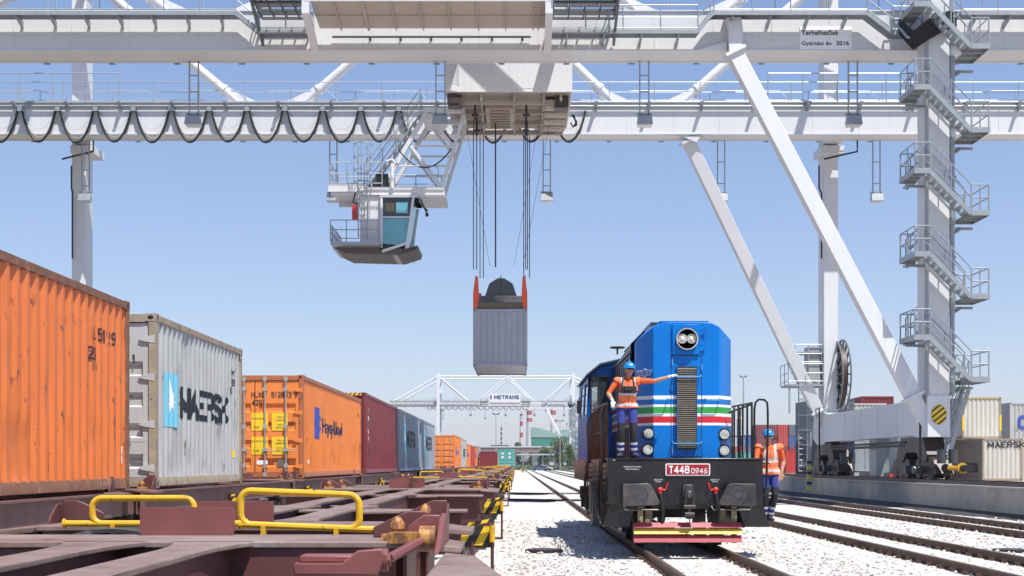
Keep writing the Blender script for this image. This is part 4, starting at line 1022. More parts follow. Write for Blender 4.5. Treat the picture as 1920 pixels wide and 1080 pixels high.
# hand rails: left walkway
b = MB(); x = -1.43
P = [(x, .35+k*.62) for k in range(10)]
b.tube([(x,.35,1.68),(x,.35,2.66),(x,.45,2.72),(x,6.0,2.80)], .018, 6); b.tube([(x,.35,2.2),(x,6.0,2.24)], .013, 6)
for k in range(16): b.tube([(x,.6+k*.36,1.68),(x,.6+k*.36,2.73)], .015, 6)
b.build('handrail', BLKP, lo)
for yy in (.9, 1.35, 5.55, 6.15):
    b = MB(); b.tube([(-1.47,yy,1.6),(-1.5,yy,2.5),(-1.45,yy+.05,2.68)], .02, 6); b.tube([(-1.5,yy,1.6),(-1.56,yy,1.2),(-1.56,yy,.6),(-1.5,yy,.5)], .018, 6); b.build('step_grab_rail', BLKP, lo)
# right front railing
b = MB(); y = .7
for x, z in ((.95,2.58),(1.10,2.62),(1.24,2.66)): b.tube([(x,y,1.68),(x,y,z)], .016, 6)
b.tube([(.88,y,2.55),(1.30,y,2.70)], .02, 6); b.tube([(.88,y,2.10),(1.36,y,2.12)], .012, 6)
for k in range(9): b.tube([(1.34,y+.1+k*.5,1.68),(1.34,y+.1+k*.5,2.74)], .02, 6)
b.tube([(1.34,y+.1,2.74),(1.34,5.9,2.80)], .02, 6)
b.build('handrail', BLKP, lo)
b = MB(); b.tube([(1.27,.2,1.68),(1.28,.2,2.60),(1.30,.2,2.72),(1.36,.2,2.775),(1.46,.2,2.77),(1.515,.2,2.72),(1.525,.2,2.6),(1.53,.2,2.2),(1.50,.2,1.2),(1.49,.2,1.08),(1.43,.2,.98),(1.38,.2,.97)], .021, 8)
b.build('corner_grab_rail', BLKP, lo)
b = MB(); b.tube([(-1.43,.2,1.68),(-1.47,.2,1.2),(-1.47,.2,.88),(-1.35,.2,.84)], .018, 6); b.tube([(-1.38,.1,.80),(-1.38,.0,.77),(-1.28,.0,.77),(-1.28,.1,.8)], .014, 6); b.build('corner_grab_rail', BLKP, lo)
# cab
CABB = mat('cab_blue', (.002,.10,.38), .35, noise=.08, spec=.25)
def cabframe():
    y0, y1 = 6.3, 10.6; b = MB()
    prof = [(-1.46,1.68),(-1.50,2.5),(-1.44,3.62),(-1.15,3.86),(-.6,4.0),(.6,4.0),(1.15,3.86),(1.44,3.62),(1.50,2.5),(1.46,1.68)]
    # front wall with window holes built from pieces
    def wall(y):
        for s in (-1, 1):
            x = lambda v: s*v
            for (xa, xb, za, zb) in ((.6,1.47,1.68,2.72),(.6,.99,2.72,3.62),(1.40,1.465,2.72,3.62)): b.box(x(xa), x(xb), y, y+.05, za, zb)
            b.prism([(x(.6),3.62),(x(1.45),3.62),(x(1.15),3.86),(x(.6),4.0)], 'y', y, y+.05)
        b.box(-.6,.6,y,y+.05,1.68,4.0)
    wall(y0); wall(y1-.05)
    for s in (-1, 1):
        b.box(s*1.46,s*1.50,y0,y1,1.68,2.75); b.box(s*1.42,s*1.46,y0,y1,3.5,3.64)
        for ya, yb in ((y0,y0+.25),(y0+1.5,y0+2.0),(y1-1.0,y1)): b.hexa([(s*1.46,ya,2.75),(s*1.50,ya,2.75),(s*1.50,yb,2.75),(s*1.46,yb,2.75),(s*1.42,ya,3.5),(s*1.46,ya,3.5),(s*1.46,yb,3.5),(s*1.42,yb,3.5)])
    c_ = b.build('cab', CABB, lo)
    r = MB(); q = [(-1.52,3.60),(-1.2,3.86),(-.6,4.0),(.6,4.0),(1.2,3.86),(1.52,3.60)]
    r.prism(q+[(p[0]*1.0, p[1]+.05) for p in q[::-1]], 'y', y0-.12, y1+.1); r.build('roof', mat('cab_roof', (.03,.04,.06), .5), c_)
    for s in (-1, 1):
        g = MB()
        P = [(s*.99,2.72),(s*1.40,2.72),(s*1.40,3.62),(s*.99,3.62)]
        g.prism(P, 'y', y0+.02, y0+.03, 0)
        for a, d in zip(P, P[1:]+P[:1]): g.beam((a[0],y0-.005,a[1]), (d[0],y0-.005,d[1]), .035, .035, 1, up=(0,1,0))
        g.build('window', [GLS2, BLK], c_)
    g = MB(); g.box(-1.40,1.40,y0+.06,y1-.06,1.69,1.72); g.box(-1.3,-.75,y0+.25,y0+.8,1.72,2.55); g.box(-.3,.3,y0+.1,y0+.9,1.7,2.7); g.build('cab_interior', mat('cab_inside', (.12,.11,.10), .7), c_)
    # mirror and disc shaped aerial
    g = MB(); g.tube([(-1.5,y0+.1,3.2),(-1.68,y0,3.1),(-1.68,y0,2.8)], .015, 6); g.box(-1.73,-1.63,y0-.02,y0+.02,2.75,3.05); g.build('mirror', BLK, c_)
GLS2 = mat('cab_glass', (.06,.08,.08), .03, 0, noise=.1, spec=.8); GLS2.node_tree.nodes['Principled BSDF'].inputs['Alpha'].default_value = .35
cabframe()
b = MB(); b.tube([(-.95,4.2,3.95),(-.95,4.2,4.08)], .02, 6); b.tube([(-.95,4.2,4.08),(-.95,4.2,4.11)], .16, 16); b.build('roof_aerial', BLK, lo)
b = MB(); b.box(-.86,.86,10.62,14.8,1.68,3.4); b.build('rear_hood', LB2, lo, bevel=.05)
# jumper pipes along left frame
b = MB()
for k in range(3): b.tube([(-1.42,.4+k*.03,1.5-k*.1),(-1.44,3,1.48-k*.1),(-1.42,9,1.5-k*.1)], .02, 6)
b.build('side_pipes', BLK, lo)
# ---------------- gantry crane ----------------
# local x = world x, y local = world Y - 61.2, z = rail head
YC = 61.2
def build_crane():
    t = empty('gantry_crane', (0, YC, 0), 'huge white gantry crane whose two girders span the top', 'crane')
    FY0, FY1 = 53.5-YC, 55.2-YC; RY0, RY1 = 67.1-YC, 68.5-YC; ZB = 18.58; ZT = 20.2; XL, XR = -37.5, 33
    for nm, y0, y1 in (('f', FY0, FY1), ('r', RY0, RY1)):
        b = MB(); b.box(XL, XR, y0+.06, y1-.06, ZB+.05, ZT); b.box(XL, XR, y0, y1, ZB, ZB+.05); b.box(XL, XR, y0, y1, ZT, ZT+.05)
        b.box(XL, XR, y1-.25, y1-.13, ZB-.03, ZB); 
        for k in range(30): b.box(XL+k*2.4, XL+k*2.4+.03, y0+.045, y0+.06, ZB+.05, ZT)
        g = b.build('girder', CR, t, ang=30)
        b = MB(); b.box(XL, XR, y0+.55, y0+.7, ZT+.05, ZT+.16); b.build('trolley_rail', DARKST, g)
        b = MB()
        for k in range(26): b.box(XL+1+k*2.75, XL+1.25+k*2.75, y1-.1, y1-.0, ZB-.07, ZB-.03)
        b.build('light_clips', mat('clip_blue', (.2,.3,.4), .4), g)
        # truss: apex nodes at posts and mid; gussets on the girder
        yc = (y0+y1)/2; TZ = 27.7; nodes = ((-23.2,-36.5),(-23.2,-14.2),(-2.5,-11.3),(-2.5,5.3),(16.9,8.4),(16.9,31.5))
        for ax, bx in nodes:
            b = MB(); d = Vector((bx-ax,0,ZT-TZ)).normalized(); e = Vector((bx,yc,ZT))-d*1.3
            b.tube([(ax,yc,TZ), e], .24, 14); b.tube([e, Vector((bx,yc,ZT))-d*.2], [.24,.10], 14); b.tube([e-d*.15, e+d*.02], .30, 14)
            b.build('truss_tube', CR, t)
            b = MB(); s = 1 if bx > ax else -1
            b.prism([(bx-s*1.3,ZT+1.0),(bx-s*.75,ZT+1.15),(bx+s*.1,ZT+.62),(bx+s*1.0,ZT+.05),(bx-s*1.3,ZT+.05)] if 0 else [(bx-s*1.05,ZT+.55),(bx-s*.75,ZT+1.0),(bx-s*.35,ZT+.72),(bx+s*1.1,ZT+.05),(bx-s*.5,ZT+.05)], 'y', yc-.1, yc+.1)
            for q in range(5):
                for r_ in range(3): b.tube([(bx-s*(.95-.12*r_),yc-.14,ZT+.5+.1*q-.07*r_),(bx-s*(.95-.12*r_),yc-.1,ZT+.5+.1*q-.07*r_)], .03, 5)
            b.build('gusset', CR, t)
        b = MB(); b.tube([(-23.2,yc,TZ),(16.9,yc,TZ)], .24, 12); b.build('truss_chord', CR, t)
        b = MB(); b.beam((-2.5,yc,TZ-.4),(-2.5,yc,TZ+.3), .9,.6); b.build('truss_node', CR, t)
    # walkway on the rear girder: railing on top
    b = MB(); y = RY0+.1
    railing(b, (XL, y, ZT+.1), (XR, y, ZT+.1), 1.0, 2.35, .022, (1., .0))
    x = XL+1
    while x < XR-4:
        b.tube([(x, y+.5, ZT+.1),(x, y+.5, ZT+.8),(x+.25,y+.5,ZT+.8),(x+3.2,y+.5,ZT+.8),(x+3.8,y+.5,ZT+.2)], .02, 5); b.tube([(x+1.4,y+.5,ZT+.1),(x+1.4,y+.5,ZT+.8)], .02, 5); x += 4.7
    railing(b, (XL, RY1, ZT+.1), (XR, RY1, ZT+.1), .85, 2.1, .02, (1., .5))
    for (a, c) in ((-29,-20.5),(13,16.6),(17.2,21)): railing(b, (a, y-.02, ZT+.1), (c, y-.02, ZT+.1), 1.45, 1.6, .028, (1.,))
    b.build('railing', GALV, t)
    b = MB(); b.tube([(XL, RY0-.09, ZT-.20),(XR, RY0-.09, ZT-.20)], .06, 8); b.box(XL, XR, RY0-.08, RY0+.0, ZT-.02, ZT+.03)
    for k in range(26): b.box(XL+.8+k*2.72, XL+.86+k*2.72, RY0-.1, RY0+.06, ZT-.42, ZT-.1)
    b.build('cable_track', GALV, t)
    for k in range(26):
        b = MB(); x = XL+.8+k*2.72; b.prism([(RY0+.04, ZT-.05),(RY0-.52, ZT-.02),(RY0-.52, ZT-.08),(RY0+.04, ZT-.30)], 'x', x-.08, x+.08); b.build('walkway_bracket', GALV, t)
    # front walkway with steps down around the middle
    wy0, wy1 = 52.65-YC, FY0+.04
    prof = [(XL,19.85),(-11.35,19.85),(-10.45,19.1),(-8.2,19.1)]; prof2 = [(1.3,19.1),(7.35,19.1),(7.85,19.75),(8.0,19.85),(14.2,19.85),(15.25,19.05),(16.4,19.05)]; prof3 = [(18.0,19.85),(XR,19.85)]
    for pr in (prof, prof2, prof3):
        b = MB()
        for (xa, za), (xb, zb) in zip(pr, pr[1:]):
            b.hexa([(xa,wy0,za-.05),(xb,wy0,zb-.05),(xb,wy1-.18,zb-.05),(xa,wy1-.18,za-.05),(xa,wy0,za),(xb,wy0,zb),(xb,wy1-.18,zb),(xa,wy1-.18,za)], 1)
            b.beam((xa,wy0,za-.02),(xb,wy0,zb-.02), .05, .16, 0)
            n = max(1, int((xb-xa)/1.36))
            for k in range(n if n > 1 else 0):
                x = xa+(xb-xa)*(k+.5)/n; z = za+(zb-za)*(k+.5)/n
                b.prism([(wy0+.02,z-.05),(wy0+.02,z-.13),(wy1,z-.38),(wy1,z-.05)], 'x', x-.03, x+.03, 0)
        o = b.build('walkway', [GALV, GALVD], t)
        r = MB()
        for (xa, za), (xb, zb) in zip(pr, pr[1:]):
            railing(r, (xa,wy0,za),(xb,wy0,zb), 1.05, 1.45, .026, (1.,.52,.12))
        r.build('railing', GALV, o)
    b = MB(); railing(b, (XL,FY1,ZT),(XR,FY1,ZT), 1.1, 2.2, .024, (1.,.5)); b.build('railing', GALV, t)
    # legs
    def leg(x0, x1, y0, y1, zt, name='leg'):
        b = MB(); b.box(x0, x1, y0, y1, 4.2, zt)
        b.box(x0-.05, x1+.05, y0-.05, y1+.05, 4.25, 4.33)
        return b.build(name, CR, t, bevel=.03)
    leg(16.45, 17.3, 51.95-YC, 53.4-YC, 28.3)
    l2 = leg(16.5, 17.28, 69.85-YC, 71.1-YC, 28.3)
    leg(-23.55, -22.7, 51.95-YC, 53.4-YC, 28.3); l4 = leg(-23.85, -23.1, 69.8-YC, 71.0-YC, 28.3)
    for xx in (16.9, -23.2):
        b = MB(); b.box(xx-.45, xx+.45, 68.5-YC, 69.9-YC, 18.7, 20.0); b.box(xx-.62, xx+.62, 69.5-YC, 71.3-YC, 18.2, 18.6)
        b.tube([(xx+.2, FY0, 27.7),(xx+.2, RY1+2, 27.7)], .22, 12); b.build('leg_joint', CR, t)
        b = MB(); b.tube([(xx+1.0,RY1-.2,ZB+.2),(xx+1.0,RY1-.2,ZB-.6),(xx-.2,RY1-.1,ZB-.85),(xx-.7,RY1,ZB-.95)], .05, 6); b.tube([(xx-.66,69.8-YC,ZB-1),(xx-.66,69.8-YC,ZB-2.2),(xx-.56,69.65-YC,ZB-2.5),(xx-.56,69.65-YC,ZB-6)], .045, 6); b.build('conduit', BLK, t)
    b = MB(); b.tube([(16.35,51.9-YC,4.3),(16.35,51.9-YC,18.4),(15.6,51.9-YC,18.6),(15.3,52.5-YC,19.4)], .06, 6); b.tube([(17.42,52.0-YC,4.3),(17.42,52.0-YC,20.4)], .10, 8)
    for k in range(10): b.box(17.3, 17.55, 51.9-YC, 52.1-YC, 5+k*1.6, 5.08+k*1.6)
    b.build('conduit', GALV, t)
    b = MB()
    for k in range(9):
        o_ = k*.07; b.tube([(15.4,52.3-YC,18.9+o_),(15.8,51.8-YC,18.1+o_*1.2),(16.4,51.7-YC,18.5+o_*1.3),(17.2,51.75-YC,18.95+o_*1.1),(17.6,52.1-YC,19.1+o_)], .05, 6)
    b.build('cable_bundle', BLK, t)
    # braces
    for yt, yb, xb, zb in ((53.5-YC, 52.3-YC, 15.95, 4.3), (RY0+.5, 70.2-YC, 16.25, 4.45)):
        for sgn in (1,):
            X = (lambda v: v) if sgn == 1 else (lambda v: -6.3-v)
            b = MB(); up = (0,1,0)
            top = Vector((X(8.95), yt-.25 if yt < 0 else yt, ZB-.25)); bot = Vector((X(xb), yb, zb))
            b.beam(top, bot, .62, .55, 0, up=up); d = (bot-top).normalized()
            b.beam(top-d*.12, top+d*.03, .9, .8, 0, up=up); b.beam(bot-d*.05, bot+d*.08, .9, .8, 0, up=up)
            for q in range(6):
                pass
            b.beam(bot+d*.05, Vector((X(xb+.72), yb, 2.75)), .5, .5, 0, up=up)
            b.build('brace', CR, t, bevel=.02)
            b = MB(); b.prism([(X(8.6),ZB-.1),(X(9.3),ZB-.4),(X(9.6),ZB+.05),(X(10.4),ZB+.05),(X(7.3),ZB+.0)] if yt > 0 else [(X(8.55),ZT-.25),(X(9.15),ZT-.25),(X(9.25),ZB+.7),(X(9.2),ZB-.15),(X(8.7),ZB-.35),(X(8.65),ZB+.8)], 'y', yt-.45, yt+.05 if yt > 0 else yt+.06)
            if yt < 0: b.prism([(X(7.4),ZB),(X(8.65),ZB+.35),(X(8.65),ZB)], 'y', yt-.1, yt+.01)
            b.build('brace_bracket', CR, t)
    # sill beams on both rails
    for xs, s in ((16.3, 1), (-24.1, -1)):
        x0, x1 = (xs+.1, xs+1.0) if s == 1 else (xs+.2, xs+1.1)
        b = MB(); b.prism([(51.88-YC,4.32),(53.9-YC,4.32),(54.3-YC,4.2),(68.5-YC,4.2),(69.2-YC,4.3),(71.6-YC,4.3),(71.9-YC,3.8),(71.9-YC,2.95),(71.0-YC,2.62),(69.5-YC,2.62),(69.0-YC,2.75),(54.0-YC,2.75),(53.2-YC,2.66),(51.88-YC,2.66)], 'x', x0, x1)
        for yy in (56, 59, 62, 65): b.box(x0-.012, x0, yy-YC, yy-YC+.025, 2.78, 4.18)
        sb = b.build('sill_beam', CR, t, bevel=.02)
        if s == 1:
            b = MB(); b.tube([(16.98,50.995-YC,3.58),(16.98,50.97-YC,3.58)], .41, 32, 0); 
            # stripes clipped to the disc
            for k in range(-3, 4):
                if k % 1: continue
                c0 = k*.24; bm = bmesh.new()
                q = []
                for a in [R(5*i) for i in range(72)]:
                    u, v = .40*math.cos(a), .40*math.sin(a); q.append((u, v))
                # polygon clip with |v-u*0.9-c0| < .06
                def clip(P, f):
                    O = []
                    for i in range(len(P)):
                        A_, B_ = P[i-1], P[i]; fa, fb = f(A_), f(B_)
                        if (fa >= 0) != (fb >= 0):
                            r_ = fa/(fa-fb); O.append((A_[0]+(B_[0]-A_[0])*r_, A_[1]+(B_[1]-A_[1])*r_))
                        if fb >= 0: O.append(B_)
                    return O
                q = clip(q, lambda p: .075-(p[1]-p[0]*.62-c0)); q = clip(q, lambda p: .075+(p[1]-p[0]*.62-c0)) if q else q
                if len(q) > 2: b.poly([(16.98+u, 50.965-YC, 3.58+v) for u, v in q], 1)
            b.v = [(16.85+(p[0]-16.98)*.74, p[1]+.9, 3.55+(p[2]-3.58)*.97) for p in b.v]
            b.build('warning_disc', [HAZB, HAZY], sb)
        # bogies
        for yc in (54.1-YC, 69.4-YC):
            xm = (x0+x1)/2-.0 + (-.02)
            bo = MB(); bo.prism([(yc-2.1,1.95),(yc-1.5,2.68),(yc+1.5,2.68),(yc+2.1,1.95),(yc+1.9,1.65),(yc+1.2,1.65),(yc+.7,2.05),(yc-.7,2.05),(yc-1.2,1.65),(yc-1.9,1.65)], 'x', xm-.42, xm+.42)
            for d in (-1.6, 1.6):
                bo.prism([(yc+d-1.45,1.2),(yc+d-1.1,1.75),(yc+d-.35,1.9),(yc+d,1.7),(yc+d+.35,1.9),(yc+d+1.1,1.75),(yc+d+1.45,1.2),(yc+d+.9,1.05),(yc+d-.9,1.05)], 'x', xm-.36, xm+.36)
                for e in (-.8, .8):
                    for s2 in (-1, 1): bo.prism([(yc+d+e-.28,1.02),(yc+d+e-.22,1.4),(yc+d+e+.22,1.4),(yc+d+e+.28,1.02),(yc+d+e+.15,.98),(yc+d+e-.15,.98)], 'x', xm+s2*.38, xm+s2*.26)
            o = bo.build('bogie', DARKST, t, bevel=.015)
            for d in (-2.4, -.8, .8, 2.4):
                q = MB(); q.tube([(xm-.12,yc+d,1.30),(xm+.12,yc+d,1.30)], .30, 18); q.tube([(xm-.32,yc+d,1.30),(xm+.3,yc+d,1.30)], .09, 10); q.build('wheel', BLKP, o)
            if s == 1:
                for d in (-1.9, -.8): q = MB(); q.tube([(xm-.45,yc+d+.25,1.35),(xm-.85,yc+d+.25,1.35)], .17, 12); q.build('drive_motor', mat('motor_dark', (.06,.07,.08), .4, .3), o)
                for xq in (-.2, .25): q = MB(); q.tube([(xm+xq,yc-3.2,1.6),(xm+xq,yc-3.2,2.15)], .17, 12); q.build('brake_cylinder', mat('motor_dark', (.06,.07,.08), .4, .3), o)
        # buffer
        b = MB(); yb = 50.7-YC; xb_ = (x0+x1)/2
        b.tube([(xb_,yb,1.42),(xb_,yb-1.5,1.42)], .07, 12, 0); b.tube([(xb_,yb-1.5,1.42),(xb_,yb-1.62,1.42)], .20, 16, 0); b.tube([(xb_,yb-1.62,1.42),(xb_,yb-2.1,1.42)], .13, 14, 1); b.tube([(xb_,yb-2.1,1.42),(xb_,yb-2.2,1.42)], .14, 14, 1)
        for k in range(9): b.tube([(xb_,yb-.1-k*.15,1.42),(xb_,yb-.16-k*.15,1.42)], .10, 12, 0)
        b.build('buffer', [YEL, BLK, GALV], t)
    # equipment between the bogies
    b = MB(); x = 17.4
    for k in range(7): b.box(x, x+.6, 55.5-YC+k*1.9, 55.56-YC+k*1.9, 1.2, 2.75)
    b.box(x, x+.9, 55-YC, 68-YC, 1.15, 1.22); b.box(16.6, 17.2, 60-YC, 61.2-YC, 1.0, 2.75); b.build('service_platform', GALV, t)
    b = MB(); b.box(16.4,16.5,55-YC,68-YC,2.3,2.42); b.tube([(16.4,54.8-YC,2.5),(16.4,68-YC,2.5)], .05, 6); b.build('conduit', BLK, t)
    for pts in ([(16.2,52.2-YC,4.0),(16.2,52.2-YC,1.4),(16.3,52.3-YC,1.1)],[(16.1,69.9-YC,4.5),(16.2,69.6-YC,4.6),(16.22,69.6-YC,1.4)]): b = MB(); b.tube(pts, .045, 6); b.build('conduit', BLK, t)
    # ladder with hazard post at far end
    b = MB()
    for xx in (15.3, 15.75): b.tube([(xx,70.5-YC,.7 if xx > 15.5 else 1.2),(xx,70.5-YC,6.0)], .03, 5)
    for k in range(16): b.tube([(15.3,70.5-YC,1.2+k*.3),(15.75,70.5-YC,1.2+k*.3)], .018, 5)
    for z in (2.6,3.4,4.2,5.0): b.tube([(15.3,70.5-YC,z),(15.2,69.9-YC,z),(15.52,69.7-YC,z),(15.85,69.9-YC,z),(15.75,70.5-YC,z)], .018, 5)
    b.build('ladder', GALV, t)
    b = MB(); b.box(15.70,15.95,70.2-YC,70.3-YC,.2,4.6,0)
    for k in range(6): b.box(15.69,15.96,70.19-YC,70.31-YC,.2+k*.28,.34+k*.28,1+k % 2)
    b.build('post', [GALV, HAZY, HAZB], t)
    # small platform with cabinet beside rear leg
    b = MB(); b.box(14.55,16.5,69.6-YC,71.6-YC,5.75,5.85); railing(b,(14.55,69.6-YC,5.85),(16.4,69.6-YC,5.85),1.1,.8); railing(b,(14.55,69.6-YC,5.85),(14.55,71.6-YC,5.85),1.1,.9); b.box(15.0,16.5,69.9-YC,71.4-YC,7.55,7.62); railing(b,(15.0,69.9-YC,6.9),(16.4,69.9-YC,6.9),1.1,.7)
    b.box(14.6,14.68,69.7-YC,69.8-YC,4.3,5.8); b.build('service_landing', GALV, t)
    b = MB(); b.box(15.75,16.35,70.0-YC,71.2-YC,5.85,7.9); b.build('cabinet', mat('cabinet_grey', (.30,.32,.33), .5), t)
    # cable reel beside the rear leg
    b = MB(); c = (17.45, 70.6-YC, 6.35); r0 = 1.95
    for dx in (-.22, .22):
        b.tube([(c[0]+dx, c[1]+r0*math.cos(R(a)), c[2]+r0*math.sin(R(a))) for a in range(0,360,10)], .05, 6, 0, closed=True)
        b.tube([(c[0]+dx, c[1]+1.0*math.cos(R(a)), c[2]+1.0*math.sin(R(a))) for a in range(0,360,15)], .03, 5, 0, closed=True)
        for a in range(0,360,20): b.beam((c[0]+dx,c[1]+.2*math.cos(R(a)),c[2]+.2*math.sin(R(a))),(c[0]+dx,c[1]+r0*math.cos(R(a)),c[2]+r0*math.sin(R(a))), .10,.05, 0)
    b.tube([(c[0]-.5,c[1],c[2]),(c[0]+.3,c[1],c[2])], .25, 14, 0)
    o = b.build('cable_reel', GALVD, t)
    b = MB(); b.tube([(c[0]-.12,c[1],c[2]),(c[0]+.12,c[1],c[2])], 1.75, 36); b.build('wound_cable', mat('cable_red_brown', (.06,.025,.02), .5), o)
    # festoon cables
    k = 0; x = -27.5
    while x < 3.6:
        xa, xb = x, x+1.93; f = MB(); z0 = ZT-.45
        wv = random.uniform(-.04, .04)
        def cat(sag, n=14, off=0): return [(xa+.12+(xb-xa-.24)*i/n, RY0-.14+off, z0-sag*(1-((2*i/n-1)**2))**.85) for i in range(n+1)]
        for q, (sg, rr) in enumerate(((1.62+wv,.055),(1.58+wv,.05),(1.55+wv,.045))): f.tube(cat(sg, off=.05*q), rr, 6, 0)
        f.tube(cat(.95+wv), .018, 4, 1); f.tube(cat(1.35+wv, off=.12), .015, 4, 1)
        f.box(xa-.12, xa+.12, RY0-.2, RY0-.05, z0-.02, z0+.22, 2); f.tube([(xa-.08,RY0-.2,z0+.25),(xa-.08,RY0+.0,z0+.25)], .06, 8, 2); f.tube([(xa+.08,RY0-.2,z0+.25),(xa+.08,RY0+.0,z0+.25)], .06, 8, 2)
        f.build('festoon_loop', [BLK, CABLE_W, GALV], t); x += 1.95; k += 1
    # floodlights on ladder hangers
    def flood(x, y, ztop, zbot):
        b = MB()
        for s in (-.19, .19): b.box(x+s-.03, x+s+.03, y-.03, y+.03, zbot, ztop)
        n = 3
        for q in range(n): z = ztop-(q+.9)*(ztop-zbot)/(n+.3); b.box(x-.19, x+.19, y-.02, y+.02, z-.025, z+.025)
        b.box(x-.32, x+.32, y-.1, y+.1, zbot-.06, zbot+.02)
        h = b.build('light_hanger', GALV, t)
        b = MB(); b.hexa([(x-.34,y-.35,zbot-.52),(x+.34,y-.35,zbot-.52),(x+.3,y+.2,zbot-.42),(x-.3,y+.2,zbot-.42),(x-.30,y-.25,zbot-.12),(x+.30,y-.25,zbot-.12),(x+.25,y+.15,zbot-.08),(x-.25,y+.15,zbot-.08)], 0); b.box(x-.3,x+.3,y-.33,y+.15,zbot-.55,zbot-.50,1)
        b.build('floodlight', [GALV, mat('lamp_face', (.55,.57,.6), .2)], h, bevel=.02)
        b = MB(); b.tube([(x-.2,y-.12,zbot),(x-.1,y-.2,zbot-.25),(x+.1,y-.2,zbot-.25),(x+.2,y-.12,zbot)], .02, 5); b.build('lamp_cable', BLK, h)
    for x in (-13.6, -3.2, 5.4, 14.2): flood(x, FY1-.3, ZB+.0, 16.35)
    for x in (-22.6, -9.6, 1.6, 10.75, 18.9): flood(x, RY0-.1 if 0 else RY1-.2, ZB+(1.0 if x > 10 else 0), 15.85)
    # signs
    b = MB(); x0, x1 = 11.66, 13.8; b.box(x0, x1, FY0+.03, FY0+.055, 18.63, 19.58); sg = b.build('rating_sign', mat('sign_white', (.86,.86,.90), .5), t)
    text('Terhelhetősé', .22, (12.48, FY0+.026, 19.33), '-y', BLKW, sg, width=1.5, bold=.025); text('Gyártási év', .22, (12.36, FY0+.026, 18.86), '-y', BLKW, sg, width=1.26, bold=.025); text('2016', .19, (13.42, FY0+.026, 18.89), '-y', BLKW, sg, width=.54, bold=.03)
    return t
def build_sign(t, far=False):
    """big name board carried on the front girder, open steel tray seen from below"""
    y0, y1 = 50.9-YC, 53.3-YC; x0, x1 = -8.05, 1.2
    TAN = mat('underside_bounce_tan', (.46,.40,.35), .55, noise=.06)  # tan of warm ground bounce, with some dirt, put into the colour
    b = MB(); b.box(x0, x1, y0, y0+.08, 19.95, 22.6); 
    n = 40
    for k in range(n): b.box(x0+.1+k*(x1-x0-.2)/n, x0+.1+(k+.5)*(x1-x0-.2)/n, y0+.0, y0+.14, 19.86, 19.98)
    b.box(x0-.25, x1+.25, y0-.05, y0+.02, 19.68, 19.80); b.box(x0, x1, y0-.05, y0, 22.55, 22.65)
    s = b.build('name_board', CR, t)
    b = MB(); b.hexa([(x0,y0,19.70),(x1,y0,19.70),(x1,y1,19.42),(x0,y1,19.42),(x0,y0,19.75),(x1,y0,19.75),(x1,y1,19.47),(x0,y1,19.47)])
    for k in range(9):
        x = x0+.9+k*1.12 if k < 8 else x1-.3; w_ = .05 if k != 1 else .09
        b.hexa([(x-w_/2,y0,19.60),(x+w_/2,y0,19.60),(x+w_/2,y1,19.32),(x-w_/2,y1,19.32),(x-w_/2,y0,19.70),(x+w_/2,y0,19.70),(x+w_/2,y1,19.42),(x-w_/2,y1,19.42)])
    b.box(x0,x1,(y0+y1)/2-.03,(y0+y1)/2+.03,19.5,19.58)
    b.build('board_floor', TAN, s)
    for x in (x0-.22, x1+.06):
        b = MB(); b.prism([(y0-.02,19.75),(y0-.02,19.35),(y1+.1,18.6),(y1+.18,18.6),(y1+.18,19.5),(y1,19.5)], 'x', x, x+.05); b.prism([(y0-.04,19.8),(y0-.04,19.2),(y0+.1,19.15),(y1+.2,18.45),(y1+.2,18.6),(y0+.25,19.3),(y0+.1,19.8)], 'x', x-.12, x+.17)
        b.build('board_bracket', CR, s)
    b = MB(); b.box(x0+.5, x1-.6, FY-.12, FY-.04, 19.08, 19.14)
    for k in range(6): b.box(x0+2+k*1.25, x0+2.1+k*1.25, FY-.14, FY, 18.95, 19.1)
    b.build('cable_tray', GALVD, s)
    b = MB(); b.box(-7.7,-7.45,y0-.06,y0-.052,20.7,21.9,0); b.box(-7.4,-7.2,y0-.06,y0-.052,20.7,21.9,1); b.build('logo_bars', [HBLUE, mat('logo_red', (.6,.08,.06), .5)], s)
    stext('METRANS', 1.15, (-2.85, y0-.06, 21.3), '-y', mat('name_blue', (.01,.03,.16), .5), s, width=7.4, sw=.2)
    # open grating platforms on both sides of the board
    for (xa, xb) in ((-10.4, -8.35), (1.5, 4.0)):
        b = MB(); z = 19.95; yf = 50.7-YC
        for k in range(5): b.beam((xa+(xb-xa)*k/4,yf,z),(xa+(xb-xa)*k/4,y1,z-.1), .06,.10)
        for q in range(4): y = yf+(y1-yf)*q/3; b.beam((xa,y,z-.03-q*.03),(xb,y,z-.03-q*.03), .08,.10)
        b.box(xa,xb,yf,yf+.9,z+.06,z+.07)
        railing(b,(xa,yf,z),(xb,yf,z),1.1,.8,.03); railing(b,(xa if xa < 0 else xb,yf,z),(xa if xa < 0 else xb,y1,z-.1),1.1,.5,.03)
        xe = xa if xa < 0 else xb
        b.prism([(yf,z),(yf,z-.1),(y1+.1,18.75),(y1+.15,18.75),(y1+.15,19.0)], 'x', xe-.05, xe+.05)
        b.build('side_platform', mat('platform_steel', (.14,.15,.16), .5, .4), s)
        b = MB(); b.hexa([(xa+.05,yf+.05,z+.1),(xb-.05,yf+.05,z+.1),(xb-.05,y1-.2,z+.02),(xa+.05,y1-.2,z+.02),(xa+.05,yf+.05,z+.13),(xb-.05,yf+.05,z+.13),(xb-.05,y1-.2,z+.05),(xa+.05,y1-.2,z+.05)]) if 0 else None
        for k in range(4):
            for q in range(3):
                x_ = xa+(xb-xa)*(k+.08)/4; y_ = yf+(y1-yf)*(q+.08)/3; b.box(x_, x_+(xb-xa)*.21, y_, y_+(y1-yf)*.24, z+.0-q*.03, z+.01-q*.03)
        b.build('deck_panel', GALV, s)
    return s
